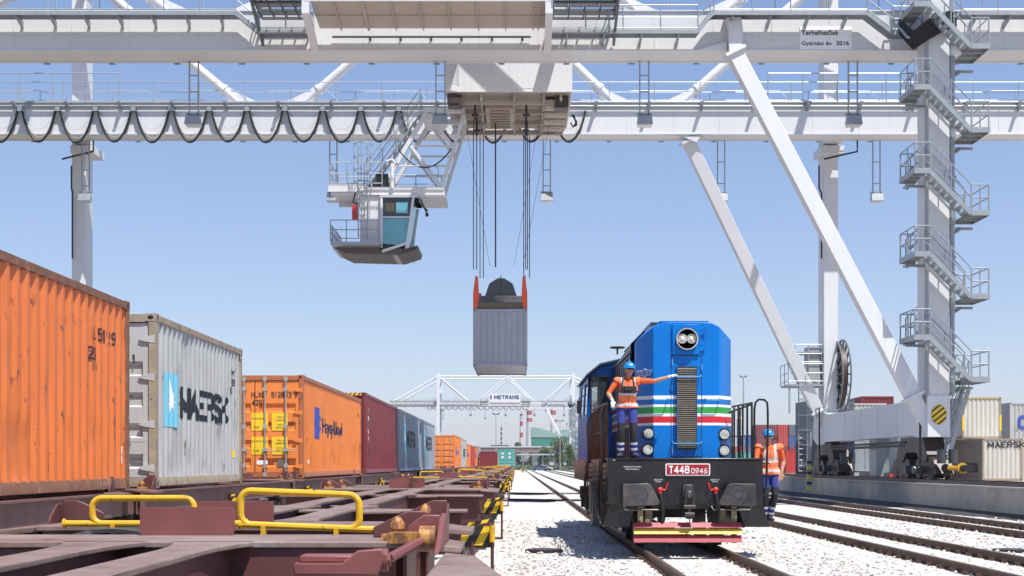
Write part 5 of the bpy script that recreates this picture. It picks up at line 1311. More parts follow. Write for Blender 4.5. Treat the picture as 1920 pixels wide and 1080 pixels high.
FY = 53.5-YC
def build_stairs(t):
    X0, X1, X2, X3 = 15.58, 16.22, 17.82, 18.55
    ya, yb = 50.95-YC, 51.7-YC; yc, yd = 53.55-YC, 52.85-YC; ye = 54.2-YC
    def landing(xa, xb, z, side):
        b = MB(); b.box(xa, xb, ya, yd if side == 'r' else yd, z-.04, z, 1)
        b.box(xa, xb, ya-.03, ya, z-.16, z+.05, 0); b.box(xa, xb, yd, yd+.03, z-.16, z+.05, 0); xe = xa if side == 'l' else xb
        b.box(xe-.03, xe+.0, ya, yd, z-.16, z+.05, 0)
        for k in range(2): b.box(xa+.05, xb-.05, ya+.6+k*.6, ya+.66+k*.6, z-.14, z-.04, 0)
        b.box((xa+.0 if side == 'r' else xb-.12), (xa+.12 if side == 'r' else xb), yd, ye, z-.10, z-.02, 0)
        
        l = b.build('landing', [GALV, mat('landing_grate', (.26,.28,.30), .6, .3, noise=.2, nscale=20)], t)
        r = MB(); xo = xe+(.02 if side == 'l' else -.05); xi = xb if side == 'l' else xa; dz = 1.05
        for y in (ya, yd):
            for q in (1., .52): r.tube([(xo,y,z+dz*q-(.0)),(xi,y,z+dz*q)], .026, 6)
            r.tube([(xo,y,z),(xo,y,z+dz)], .03, 6); r.tube([(xi,y,z),(xi,y,z+dz)], .03, 6); r.tube([((xo+xi)/2,y,z),((xo+xi)/2,y,z+dz)], .026, 6)
        for q in (1., .52): r.tube([(xo,ya,z+dz*q),(xo,yd,z+dz*q)], .026, 6)
        for y in (ya+.95,): r.tube([(xo,y,z),(xo,y,z+dz)], .026, 6)
        r.build('railing', GALV, l)
    def flight(xa, za, xb, zb, y0, y1):
        b = MB(); n = 8
        for y in (y0, y1): b.beam((xa,y,za-.08),(xb,y,zb-.08), .04,.17, 0, up=(0,0,1))
        for k in range(n):
            x = xa+(xb-xa)*(k+.5)/n; z = za+(zb-za)*(k+.5)/n; b.box(x-.12,x+.12,y0,y1,z-.09,z-.05,0); 
        f = b.build('stair_flight', GALV, t)
        r = MB()
        for y in (y0, y1):
            for q in (1.05, .55): r.tube([(xa,y,za+q),(xb,y,zb+q)], .024, 6)
            for k in (0, .5, 1): x = xa+(xb-xa)*k; z = za+(zb-za)*k; r.tube([(x,y,z-.1),(x,y,z+1.05)], .026, 6)
        r.build('railing', GALV, f)
    zl = [6.6, 9.86, 13.12, 16.4, 19.65]; zr = [4.95, 8.2, 11.47, 14.72, 18.0]
    for z in zl: landing(X0, X1, z, 'l')
    for z in zr: landing(X2, X3, z, 'r')
    for a, c in zip(zl, zr): flight(X1, a, X2, c, ya, yb)
    for a, c in zip(zr[1:], zl[:-1]): flight(X2, a, X1, c, yc, ye)
    flight(X2+.3, 4.7, X2+.35-1.0, 1.5, 52.1-YC, 52.8-YC)
    for z in (4.84, 8.07, 11.27, 14.5, 17.6):
        b = MB(); b.beam((17.1,53.0-YC,z-.75),(17.9,52.4-YC,z-.2), .1,.12); b.beam((17.3,52.5-YC,z-.2),(18.4,52.5-YC,z-.2), .1,.1); b.beam((16.6,52.5-YC,z+1.5),(15.7,52.5-YC,z+1.52), .08,.1); b.build('stair_bracket', GALV, t)
CRANE = build_crane(); build_sign(CRANE); build_stairs(CRANE)
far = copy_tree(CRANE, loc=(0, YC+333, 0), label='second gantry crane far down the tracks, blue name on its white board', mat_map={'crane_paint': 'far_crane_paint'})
for o in (CRANE, far): o['group'] = 'gantry cranes'

# ---------------- trolley ----------------
def build_trolley():
    t = empty('crane_trolley', (0, YC, 0), 'white crane trolley running between the girders with machinery underneath', 'crane trolley')
    MAC = mat('machinery_underside', (.38,.32,.27), .55, noise=.1)  # colour holds warm light bounced up from the ground, plus dirt
    b = MB(); x0, x1 = -3.1, 2.45; ya, yb = -4.3, 1.9
    b.box(x0, x1, ya, yb, 17.85, 22.4); b.prism([(x0,17.95),(x0+.55,17.85),(x0+.1,22),(x0,22)], 'y', ya-.02, ya)
    for k in range(18): b.box(x0+.05, x0+.6, ya-.03, ya, 18.2+k*.08, 18.24+k*.08)
    b.box(-.3, 1.1, ya-.01, ya, 18.0, 19.6)
    b.build('machine_house', CR, t, bevel=.05)
    b = MB(); b.box(x0-.0, x1-.05, ya+.05, yb-.1, 17.55, 17.85)
    for x in (x0+.5, -1.6, -.15, 1.15, 1.9): b.box(x, x+.12, ya+.1, yb+.2, 17.25, 17.55)
    for y in (ya+.5, -2.2, -.3, 1.5): b.box(x0+.2, x1-.2, y, y+.14, 17.18, 17.4)
    b.box(-1.4,-.1,-3.0,.6,17.2,17.45)
    for q in range(7): b.box(-1.2,-.3,-2.7+q*.45,-2.6+q*.45,17.1,17.2)
    for q in range(4): b.box(1.25,2.3,-3.6+q*1.2,-2.75+q*1.2,17.15,17.4); 
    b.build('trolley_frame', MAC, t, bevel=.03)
    b = MB()
    for q in range(4):
        for k in range(3): b.box(1.38+k*.3,1.52+k*.3,-3.3+q*1.2,-3.15+q*1.2,17.10,17.15)
    b.build('floor_slots', mat('slot_light', (.6,.58,.55), .5), t)
    for (x, y) in ((-1.85,-2.9),(-1.85,-.2),(.45,-2.9),(.45,-.2)):
        b = MB(); b.tube([(x-.05,y,16.95),(x+.05,y,16.95)], .26, 16); b.tube([(x-.15,y,16.95),(x+.15,y,16.95)], .06, 8); b.beam((x,y,16.95),(x,y,17.5),.1,.3); b.build('rope_sheave', DARKST, t)
    for (x, y) in ((-2.7,-3.9),(2.0,-3.6)):
        b = MB(); b.box(x-.3,x+.3,y-.3,y+.3,17.0,17.5); b.box(x-.2,x+.2,y-.35,y-.3,17.1,17.35); b.build('rope_motor', DARKST, t)
    for s in (-1, 1):   # end carriages reaching to the girders
        for xx in (x0+.4, x1-.9):
            b = MB(); yy = (-6.0, ya) if s < 0 else (yb, 6.2); b.box(xx, xx+.5, yy[0]-(.9 if s < 0 else 0), yy[1]+(.4 if s > 0 else 0), 20.36, 20.9); b.build('end_carriage', CR, t)
    b = MB()
    for q in range(4): b.tube([(2.5+.03*q,-2.6,17.3),(2.72,-2.6+q*.03,17.0-q*.05),(2.55,-2.6,16.75),(2.45,-2.6,16.95)], .035, 6)
    b.build('hanging_cable', BLK, t)
    for o in t.children:
        if o.name.split('.')[0] in ('trolley_frame','floor_slots','rope_sheave','rope_motor'): o.location.z += .27
    # ---- slanted support frame and operator cab
    FRM = CR; yf, yk = -2.6, -.6
    T = {'a': (-4.05, 17.4), 'b': (-2.35, 17.3), 'c': (-5.9, 14.2), 'd': (-3.35, 14.05), 'm': (-4.75, 15.9), 'n': (-2.85, 15.9)}
    b = MB()
    P = lambda k, y: (T[k][0], y, T[k][1])
    for y in (yf, yk):
        b.beam(P('a',y),P('c',y),.18,.22,0,up=(0,1,0)); b.beam(P('b',y),P('d',y),.16,.20,0,up=(0,1,0)); b.beam(P('m',y),P('d',y),.12,.12,0,up=(0,1,0)); b.beam(P('a',y),P('n',y),.12,.12,0,up=(0,1,0)); b.beam(P('m',y),(T['n'][0],y,T['m'][1]),.08,.08,0,up=(0,1,0))
        b.beam((-5.3,y,15.0),(-3.1,y,15.0),.08,.08)
    for k in 'abcdmn': b.beam(P(k,yf),P(k,yk),.12,.12)
    b.beam((-4.2,yf,17.5),(-2.3,yf,17.5),.2,.22); b.beam((-4.2,yk,17.5),(-2.3,yk,17.5),.2,.22); b.box(-4.2,-3.3,yf,yk,17.1,17.35)
    b.build('support_frame', FRM, t)
    b = MB()
    for q in range(2):
        y = yf-.1+q*.9
        for o_ in (1.05,.55): b.tube([(-4.3,y,17.4+o_),(-6.7,y,14.1+o_)], .02, 5)
        for k in range(5): x = -4.3-k*.6; z = 17.4-k*.825; b.tube([(x,y,z),(x,y,z+1.05)], .02, 5)
        b.beam((-4.3,y,17.3),(-6.7,y,14.0),.05,.2,0,up=(0,1,0))
    for k in range(11): x = -4.35-k*.23; z = 17.25-k*.315; b.box(x-.1,x+.1,yf-.1,yf+.8,z-.02,z+.01)
    b.build('access_stairs', GALV, t)
    b = MB(); b.box(-8.35,-3.25,yf-.4,yk+.5,13.85,13.97); b.box(-8.4,-6.8,yf-.45,yf-.40,13.75,14.1); b.box(-8.3,-3.2,yf-.35,yf-.2,13.62,13.85); b.box(-8.3,-3.2,yk+.3,yk+.45,13.62,13.85); b.box(-4.9,-3.2,yf-.3,yk+.3,13.55,13.8)
    b.build('upper_platform', CR, t)
    b = MB(); railing(b,(-8.35,yf-.4,13.97),(-6.0,yf-.4,13.97),1.1,.75,.024); railing(b,(-8.35,yf-.4,13.97),(-8.35,yk+.5,13.97),1.1,1.,.024); railing(b,(-8.35,yk+.5,13.97),(-3.5,yk+.5,13.97),1.1,1.2,.024)
    b.tube([(-5.6,yf-.4,14.9),(-3.6,yf-.4,14.9),(-3.5,yf-.4,14.8),(-3.5,yf-.4,14.2),(-3.6,yf-.4,14.1),(-5.5,yf-.4,14.1)], .022, 5); b.tube([(-5.6,yf-.4,14.5),(-3.5,yf-.4,14.5)], .02, 5)
    b.build('railing', GALV, t)
    b = MB()   # caged ladder
    for x in (-7.05,-6.65): b.tube([(x,yf-.5,11.7),(x,yf-.5,15.8)], .03, 5)
    for k in range(14): b.tube([(-7.05,yf-.5,11.8+k*.3),(-6.65,yf-.5,11.8+k*.3)], .015, 4)
    for z in (14.1,14.65,15.2,15.8):
        b.tube([(-7.15,yf-.5,z),(-7.2,yf-.9,z),(-6.85,yf-1.15,z),(-6.5,yf-.9,z),(-6.4,yf-.5,z)], .022, 5)
    for x in (-7.2,-6.85,-6.5): b.tube([(x,yf-(.9 if x != -6.85 else 1.15),14.1),(x,yf-(.9 if x != -6.85 else 1.15),15.8)], .02, 5)
    b.build('caged_ladder', GALV, t)
    b = MB(); b.tube([(-5.55,yf-.45,15.0),(-5.55,yf-.45,13.9)], .09, 10); b.tube([(-5.8,yf-.45,15.1),(-5.55,yf-.45,15.2),(-5.4,yf-.45,15.0)], .05, 8); b.build('slewing_arm', CR, t)
    b = MB(); b.box(-6.3,-5.75,yf-.2,yf+.4,13.97,14.6); b.box(-6.45,-6.2,yf-.3,yf+.2,13.7,14.2); b.build('control_box', BLK, t)
    # cab body
    c = empty('operator_cab', (0,0,0), parent=t)
    y0, y1 = yf-.4, yk+.3
    b = MB(); b.box(-7.0,-6.05,y0+.15,y1,11.2,13.6); b.box(-6.05,-4.75,y1-.1,y1,11.0,13.6)
    b.build('cab_wall', CR, c)
    b = MB(); f = 13.58
    # frame bars of the front wall: top narrower at the floor on the right side
    pts = [(-6.05,11.15),(-6.05,f),(-4.55,f),(-4.9,11.25)]
    b.beam((-6.02,y0,11.1),(-6.02,y0,f),.10,.10,0,up=(0,1,0)); b.beam((-6.1,y0,13.55),(-4.4,y0,13.55),.10,.14,0,up=(0,1,0)); b.beam((-4.60,y0,13.5),(-4.92,y0,11.2),.10,.10,0,up=(0,1,0)); b.beam((-6.0,y0,12.62),(-4.75,y0,12.62),.06,.08,0,up=(0,1,0))
    b.beam((-6.0,y0,11.08),(-4.9,y0,11.45),.12,.12,0,up=(0,1,0)); b.beam((-4.6,y1,13.5),(-4.92,y1,11.2),.10,.10,0,up=(0,1,0)); b.box(-6.1,-4.4,y0,y1,13.55,13.64)
    b.build('cab_frame', CR, c)
    b = MB(); b.prism([(-5.97,12.66),(-5.97,13.48),(-4.66,13.48),(-4.76,12.66)], 'y', y0+.03, y0+.04); b.build('upper_window', GLD, c)
    b = MB(); b.box(-5.85,-5.45,y0+.024,y0+.028,12.85,13.3,0); b.box(-5.38,-4.85,y0+.024,y0+.028,12.8,13.3,1); b.build('window_reflection_panel', [mat('box_brown',(.08,.06,.045),.6), GLS], c)
    b = MB(); b.prism([(-5.97,11.45),(-5.97,12.58),(-4.80,12.58),(-4.93,11.5),(-5.1,11.35)], 'y', y0+.03, y0+.04); b.build('lower_window', GLS, c)
    b = MB(); b.hexa([(-4.95,y0+.1,11.3),(-4.94,y0+.1,11.3),(-4.94,y1,11.3),(-4.95,y1,11.3),(-4.62,y0+.1,13.5),(-4.61,y0+.1,13.5),(-4.61,y1,13.5),(-4.62,y1,13.5)]); b.build('side_window', GLS, c)
    b = MB(); b.box(-5.75,-5.3,y0+.3,y0+.8,11.3,11.75); b.box(-5.35,-5.2,y0+.2,y0+.8,11.5,12.2); b.box(-5.9,-5.6,y0+.06,y0+.3,11.25,11.7); b.build('operator_seat', mat('seat_dark', (.03,.05,.05), .6), c)
    b = MB(); b.prism([(-7.6,10.98),(-8.1,11.22),(-8.1,11.32),(-4.95,11.2),(-4.4,11.35),(-4.45,11.16),(-5.2,10.92)], 'y', y0-.05, y1+.05); b.build('cab_floor', mat('cab_floor', (.10,.09,.085), .6), c)
    b = MB(); b.hexa([(-6.9,y0-.02,11.09),(-5.3,y0-.02,10.90),(-5.3,y1-.1,10.90),(-6.9,y1-.1,11.09),(-6.9,y0-.02,11.14),(-5.3,y0-.02,11.0),(-5.3,y1-.1,11.0),(-6.9,y1-.1,11.14)]); b.build('floor_panel', mat('floor_panel', (.42,.38,.34), .6), c)
    b = MB(); b.beam((-5.1,y0-.06,10.98),(-4.45,y0-.06,11.25),.06,.22,0,up=(0,1,0)); b.build('floor_grille', DARKST, c)
    b = MB(); b.box(-8.2,-6.0,y0-.75,y0,11.26,11.40); railing(b,(-8.2,y0-.75,11.4),(-6.1,y0-.75,11.4),.95,.6,.024); railing(b,(-8.2,y0-.75,11.4),(-8.2,y1,11.4),.75,.6,.03); b.box(-8.2,-6,y0,y1,11.2,11.36)
    b.build('lower_platform', GALV, c)
    b = MB(); b.box(-7.35,-7.1,y0+.0,y0+.2,12.5,13.15); b.build('fire_extinguisher_box', REDP, c, bevel=.02)
    b = MB(); b.beam((-4.5,y0,13.4),(-3.95,y0,12.9),.05,.1,0,up=(0,1,0)); b.beam((-4.3,y0+.1,13.45),(-4.0,y0+.1,12.8),.06,.2,0,up=(0,1,0)); b.ell((-4.0,y0+.1,12.75),(.08,.08,.1),8,6); b.build('outside_mirror', BLK, c)
    b = MB(); b.tube([(-5.3+2.4*i/14,yf-.33,15.7-.85*(1-(2*i/14-1)**2)) for i in range(15)], .03, 6); b.tube([(-7.2,y0,13.7),(-7.3,y0,13.3),(-7.1,y0,13.2)], .035, 6); b.build('cab_cable', BLK, t)
    b = MB()
    # hoist ropes down to the spreader
    for (x, y) in ((-1.92,-2.9),(-1.78,-2.8),(-1.7,-.2),(-1.55,-.1),(.42,-2.9),(.5,-2.8),(.62,-.2),(.35,-.1)):
        b.tube([(x,y,17.0),(x,y,10.3)], .022, 5)
    b.tube([(-.95,-1.6,17.2),(-.95,-1.6,10.6)], .035, 6)
    for (xa, xb) in ((-2.3,-1.2),(1.0,-.1),(1.5,.3)): b.tube([(xa,-2.2,17.0),(xb,-1.9,10.6)], .010, 4)
    b.build('hoist_ropes', mat('steel_rope', (.03,.04,.06), .5, .3), t)
    return t
build_trolley()
# spreader and hoisted container
s = empty('spreader', (-.72, 58.35+3.03, 8.55), 'dark spreader with orange-red corner guides on the hoisted container', 'spreader')
b = MB(); b.box(-1.1,1.1,-1.4,1.4,.0,.32); b.box(-.8,.8,-2.9,2.9,.05,.3)
for sy in (-1, 1): b.box(-1.2,1.2,sy*2.95,sy*2.75,-.0,.3)
b.build('spreader_frame', mat('spreader_brown', (.14,.11,.08), .5, noise=.2), s, bevel=.02)
b = MB(); b.prism([(-1.05,.32),(1.05,.32),(.75,.9),(.55,1.5),(.15,1.75),(-.15,1.75),(-.55,1.5),(-.75,.9)], 'y', -.35, .35)
b.box(-1.15,1.15,-1.3,-1.1,.32,.8); b.build('head_block', mat('head_block_grey', (.12,.12,.13), .5, noise=.2), s, bevel=.03)
for sx in (-1, 1):
    for sy in (-1, 1):
        b = MB(); b.prism([(sx*1.05,-.02),(sx*1.22,-.1),(sx*1.22,.7),(sx*1.12,1.45),(sx*1.0,1.45),(sx*.95,.5)], 'y', sy*2.75, sy*3.0); b.build('corner_guide', mat('guide_orange', (.75,.10,.03), .45), s, bevel=.01)
for x in (-1.2+.0, .0, 1.2):
    b = MB(); b.tube([(x*.95,-1.2,.8),(x*.95,-1.2,1.75)], .02, 5); b.build('rope_socket', DARKST, s)
container((-.72, 58.35+3.03, 8.55-2.6), 6.058, 2.591, cpaint('container_hoisted', (.36,.38,.43), .05, .3), 'grey container hoisted high above the tracks under the crane trolley', near='end')
# ---------------- far background ----------------
def P3(px, py, Y): return ((px-968)*Y/2440, Y, 1.58+(870-py)*Y/2440)
def mast(px, Y, ptop, label, kind='flood', r=.12):
    x, _, z = P3(px, ptop, Y); t = empty('floodlight_mast', (x, Y, GB), label, 'light mast', 'tall light masts')
    b = MB(); b.tube([(0,0,0),(0,0,z-GB)], [r, r*.5], 8); b.build('pole', GALV, t)
    b = MB(); H = z-GB; k = Y/2440; b.beam((-6*k,0,H),(6*k,0,H), .12,.12)
    for s in (-1, 1):
        b.beam((s*4*k,0,H),(s*7*k,0,H+3.2*k), .9*k*1.3,1.5*k); b.beam((s*6*k,0,H),(s*2*k,0,H+2*k),.1,.1)
    b.build('lamp_head', mat('mast_dark', (.06,.07,.08), .5), t)
mast(930, 240, 777, 'tall light mast standing beyond the containers left of the teal one')
mast(1394, 250, 707, 'tall light mast right of the locomotive above the railing', r=.22)
mast(1050, 330, 790, 'slim grey mast left of the locomotive in front of the tree', r=.12)
def chimney(px, Y, ptop, rad, bands, label, base=(.5,.5,.52)):
    x, _, z = P3(px, ptop, Y); t = empty('chimney', (x, Y, 0), label, 'chimney', 'red and white chimneys')
    b = MB(); k = Y/2440; zs = [0]+[1.58+(870-q)*k for q in bands]+[z]; cur = 0
    H = z
    n = len(zs)-1
    for i in range(n):
        r0 = rad*(1.18-.18*zs[i]/H); r1 = rad*(1.18-.18*zs[i+1]/H)
        m = 0 if i == 0 else (1 if (n-1-i) % 2 == 0 else 2)
        b.tube([(0,0,zs[i]),(0,0,zs[i+1])], [r0, r1], 20, m)
    b.tube([(0,0,z-.4*k*3),(0,0,z)], rad*1.06, 20, 1)
    b.build('stack', [mat('chimney_base', base, .8, noise=.1), mat('chimney_red', (.42,.05,.06), .7), mat('chimney_white', (.62,.62,.62), .7)], t)
chimney(977.5, 1250, 776, 1.5, [835,820,811,799,790,780], 'slim red and white banded chimney, the leftmost of three', (.6,.6,.6))
chimney(992.5, 1350, 757, 2.9, [791,784,778,770,764], 'thick grey chimney with red bands standing next to the slim one')
chimney(1037.5, 1420, 760, 2.9, [794,787,778,770,764], 'grey and red chimney behind the far crane brace')
chimney(1063, 1200, 793, .5, [797], 'very thin white chimney with a red tip by the locomotive cab', (.7,.7,.7))
# lattice aerial
x, _, z = P3(940, 798, 900); b = MB(); b.tube([(0,0,0),(0,0,z)], .45, 4, 0)
for k in range(5): b.box(-.6,.6,-.6,.6,20+k*3.3-8,21.6+k*3.3-8,1)
o = b.build('antenna_mast', [GALV, mat('mast_dark', (.06,.07,.08), .5)]); o.location = (x, 900, 0); tag(o, 'thin dark lattice mast rising behind the far bridge', 'mast')
# green factory
t = empty('factory_hall', (0,1100,0), 'green factory hall with pale green arched roof below the chimneys', 'factory')
def fx(px): return (px-968)*1100/2440
def fz(py): return 1.58+(870-py)*1100/2440
b = MB(); b.box(fx(997), fx(1110), 0, 40, 0, fz(820)); b.build('wall', mat('factory_teal', (.02,.22,.17), .7), t)
b = MB(); b.prism([(fx(996),fz(820)),(fx(996),fz(801)),(fx(1008),fz(802)),(fx(1030),fz(808)),(fx(1040),fz(812)),(fx(1056),fz(805)),(fx(1111),fz(812)),(fx(1111),fz(820))], 'y', -.5, 41); b.build('roof', mat('factory_roof', (.25,.40,.36), .7, noise=.12, nscale=.2), t)
b = MB()
for k in range(5): b.box(fx(998+k*17), fx(1006+k*17), -.05, 0, fz(862), fz(856))
b.build('window_band', GLD, t)
# overpass
t = empty('overpass', (0,470,0), 'long brown road overpass crossing behind the rails', 'bridge')
def q(px, Y): return (px-968)*Y/2440
zz = lambda py, Y: 1.58+(870-py)*Y/2440
b = MB(); b.box(-60, 60, 0, 8, zz(848,470), zz(839,470)); b.box(-60,60,-.3,8.3,zz(839,470),zz(836.6,470),1); b.build('deck', [mat('overpass_brown', (.20,.15,.14), .8, noise=.1), mat('rail_pale', (.45,.45,.46), .7)], t)
for px in (900, 962, 1003, 1044, 1085):
    b = MB(); x = q(px,470); b.box(x-1, x+1, 2, 6, -.2, zz(848,470)); b.build('pier', mat('pier_concrete', (.33,.32,.30), .9), t)
t = empty('platform_canopy', (0,400,0), 'low pale canopy on thin posts under the overpass', 'canopy')
b = MB(); b.box(q(968,400), q(1082,400), 0, 5, zz(853.5,400), zz(851,400)); b.build('roof', mat('canopy_pale', (.45,.50,.52), .6), t)
for px in (981, 1005, 1018, 1031, 1044, 1057):
    b = MB(); x = q(px,400); b.box(x-.15, x+.15, 1, 1.3, -.2, zz(853,400)); b.build('post', mat('rail_pale', (.45,.45,.46), .7), t)
t = empty('low_shed', (q(944,520),520,-.2), 'low dark building with flat roof left of the overpass', 'building')
b = MB(); b.box(-9,9,0,10,0,7.5); b.build('wall', mat('shed_wall', (.28,.26,.25), .8), t)
b = MB(); b.box(-6.5,4,-.5,10.5,7.5,8.1); b.box(-5,2,2,8,8.1,9.4); b.build('roof', mat('shed_roof', (.08,.10,.12), .8), t)
b = MB()
for k in range(8): b.box(-8+k*2,-6.9+k*2,-.06,0,4,5.6)
b.build('window_band', GLD, t)
for (px, wd, hh, c, lab) in ((1012, 7, 3.2, (.55,.52,.48), 'small cream building under the overpass'), (1043, 8, 3.0, (.6,.6,.58), 'small white building beyond the overpass, near the locomotive'), (985, 5, 2.4, (.10,.09,.09), 'dark shed under the left end of the overpass')):
    t = empty('small_building', (q(px,520),520,-.2), lab, 'building')
    b = MB(); b.box(-wd/2,wd/2,0,6,0,hh); b.build('wall', mat('wall_%d' % px, c, .8, noise=.1), t)
    b = MB(); b.prism([(-wd/2-.3,hh),(wd/2+.3,hh),(wd/2,hh+.5),(-wd/2,hh+.5)], 'y', -.3, 6.3); b.build('roof', mat('shed_roof', (.08,.10,.12), .8), t)
    b = MB()
    for k in range(3): b.box(-wd/2+.6+k*wd/3,-wd/2+1.6+k*wd/3,-.05,0,1,2)
    b.build('window', GLD, t)
# parked cars far away
def car(px, Y, c, lab):
    t = empty('parked_car', (q(px,Y),Y,-.1), lab, 'car', 'cars parked beyond the tracks')
    b = MB(); b.prism([(-2.1,.3),(2.1,.3),(2.15,.75),(1.3,.9),(.75,1.42),(-1.0,1.42),(-1.6,.92),(-2.1,.85)], 'y', 0, 1.7); b.build('body', mat('car_%s' % lab[:5], c, .25, noise=.02), t, bevel=.06)
    b = MB(); b.prism([(1.15,.92),(.7,1.36),(-.9,1.36),(-1.4,.94)], 'y', -.01, 1.71); b.build('windows', GLD, t)
    for x in (-1.35, 1.35):
        for y in (-.02, 1.55):
            b = MB(); b.tube([(x,y,.32),(x,y+.2,.32)], .32, 14); b.build('wheel', BLK, t)
car(1021, 330, (.40,.41,.43), 'pale grey car parked where the tracks end, right of the other one')
car(1013, 315, (.05,.09,.2), 'dark blue car parked beside the pale grey one beyond the tracks')
# small yellow track-side box
x, _, z = P3(980.5, 880, 300); b = MB(); b.box(-.5,.5,-.3,.3,0,.8,0); b.box(-.2,.25,-.32,-.3,.4,.75,1); o = b.build('track_box', [mat('box_pale', (.5,.38,.2), .6), DARKST]); o.location = (q(980.5,270), 270, GB); tag(o, 'small yellowish box beside the far end of the rails', 'box')
# white silo beyond the railing on the right
t = empty('silo', (q(1388,600),600,0), 'pale cylindrical silo seen through the locomotive handrail', 'silo')
b = MB(); b.tube([(0,0,0),(0,0,zz(786,600)),(0,0,zz(781,600))], [1.7,1.7,.5], 18)
for k in range(7): b.tube([(0,0,4+k*2.4),(0,0,4.15+k*2.4)], 1.76, 18, 1)
b.build('shell', [mat('silo_white', (.55,.56,.55), .7), mat('silo_ring', (.35,.36,.36), .7)], t)
t = empty('pale_building', (q(1385,520),520,0), 'pale low building right of the locomotive, behind the far containers', 'building')
b = MB(); b.box(-3,8,0,10,0,zz(845,520)); b.build('wall', mat('pale_wall', (.5,.52,.52), .8), t)
b = MB(); b.box(-3.3,8.3,-.3,10.3,zz(845,520),zz(843,520)); b.build('roof', mat('shed_roof', (.08,.10,.12), .8), t)

# trees
def leaves(b, c, r, n, ls, rnd):
    for _ in range(n):
        while True:
            p = Vector((rnd.uniform(-1,1),rnd.uniform(-1,1),rnd.uniform(-1,1)))
            if .25 < p.length < 1: break
        p = Vector((c[0]+p.x*r[0], c[1]+p.y*r[1], c[2]+p.z*r[2]))
        u = Vector((rnd.gauss(0,1),rnd.gauss(0,1),rnd.gauss(0,1))).normalized(); v = u.orthogonal().normalized(); s = ls*rnd.uniform(.6,1.3)
        b.poly([p-u*s, p+v*s*.5, p+u*s, p-v*s*.5], rnd.choice((0,0,1)))
L1 = mat('leaf_dark', (.05,.085,.025), .7, noise=.3, nscale=.3); L2 = mat('leaf_light', (.11,.15,.05), .7, noise=.3, nscale=.3); TRK = mat('bark', (.08,.06,.045), .9)
def tree(px, Y, pytop, wpx, seed, lab, base=-.2):
    rnd = random.Random(seed); k = Y/2440; H = zz(pytop, Y)-base; w_ = wpx*k
    t = empty('tree', (q(px,Y),Y,base), lab, 'tree', 'trees in the far background')
    b = MB(); b.tube([(0,0,0),(.05*H,0,H*.3),(0,0,H*.75)], [H*.035,H*.025,H*.01], 7)
    cl = []
    for i in range(9):
        a = rnd.uniform(0,6.28); h = rnd.uniform(.3,.9); rr = w_*.5*rnd.uniform(.2,.62)*(1.1-abs(h-.5)); c = (rr*math.cos(a), rr*math.sin(a), H*h); cl.append(c)
        b.tube([(0,0,H*h*.55), c], [H*.014,H*.005], 5)
    b.build('trunk', TRK, t)
    b = MB()
    for c in cl+[(0,0,H*.8)]: leaves(b, c, (w_*.24,w_*.24,H*.19), 230, k*1.6, rnd)
    b.build('crown', [L1, L2], t, smooth=False)
tree(1047, 360, 815, 42, 4, 'broad leafy tree in front of the green factory hall')
tree(1022, 430, 838, 34, 5, 'small green tree left of the broad one')
tree(971, 520, 828, 20, 6, 'dark round tree left of the slim chimney')
tree(1068, 380, 835, 26, 8, 'bushy tree close to the locomotive cab')
tree(1000, 490, 845, 26, 9, 'low tree under the middle of the overpass')
tree(955, 640, 843, 14, 19, 'small far tree between the antenna mast and the teal container')
# undergrowth at the end of the tracks
b = MB(); rnd = random.Random(2)
for i in range(70): leaves(b, (q(rnd.uniform(966,1085),390), 390+rnd.uniform(-20,20), .3), (2.2,2,1.0), 60, .35, rnd)
tag(b.build('undergrowth', [L1, L2], smooth=False), 'low green bushes and weeds where the tracks end', 'bushes', kind='stuff')
# distant wooded horizon
b = MB(); rnd = random.Random(21)
for i in range(260): leaves(b, (rnd.uniform(-120,800), 950+rnd.uniform(-40,40), 2.5), (9,6,rnd.uniform(3,6)), 30, 1.6, rnd)
tag(b.build('far_woods', [L1, L2], smooth=False), 'dark line of distant trees along the horizon', 'woods', kind='stuff')
# people/fence posts: wire fence under canopy
t = empty('wire_fence', (0,345,-.2), 'low wire fence with grey posts crossing beyond the tracks', 'fence')
b = MB()
for k in range(18): x = q(966,345)+k*1.0; b.tube([(x,0,0),(x,0,1.9)], .04, 4)
for z in (.3,.8,1.3,1.85): b.tube([(q(966,345),0,z),(q(966,345)+17,0,z)], .02, 4)
b.build('posts_and_wire', GALVD, t)
# ---------------- people ----------------
SKIN = mat('skin', (.50,.27,.18), .55, noise=.06, nscale=30); GLOVE = mat('white_glove', (.70,.70,.68), .8, noise=.08, nscale=30)
SHIRT = mat('orange_shirt', (.78,.13,.03), .85, noise=.1, nscale=9, bump=.4); PANT = mat('blue_trousers', (.035,.05,.26), .85, noise=.15, nscale=9, bump=.4); PBLK = mat('black_knees', (.018,.018,.022), .85, noise=.2)
BOOT = mat('boots', (.05,.05,.055), .6, noise=.2); SOLE = mat('boot_toe', (.2,.19,.18), .6)
VEST = mat('hi_vis_vest', (.95,.20,.07), .8, noise=.06, nscale=12, bump=.5); REFL = mat('reflective_tape', (.52,.53,.55), .4, noise=.1); HELM = mat('blue_helmet', (.01,.25,.62), .25, noise=.02)
HAIR = mat('dark_hair', (.02,.015,.012), .7); POUCH = mat('black_pouch', (.015,.015,.017), .6, noise=.2)
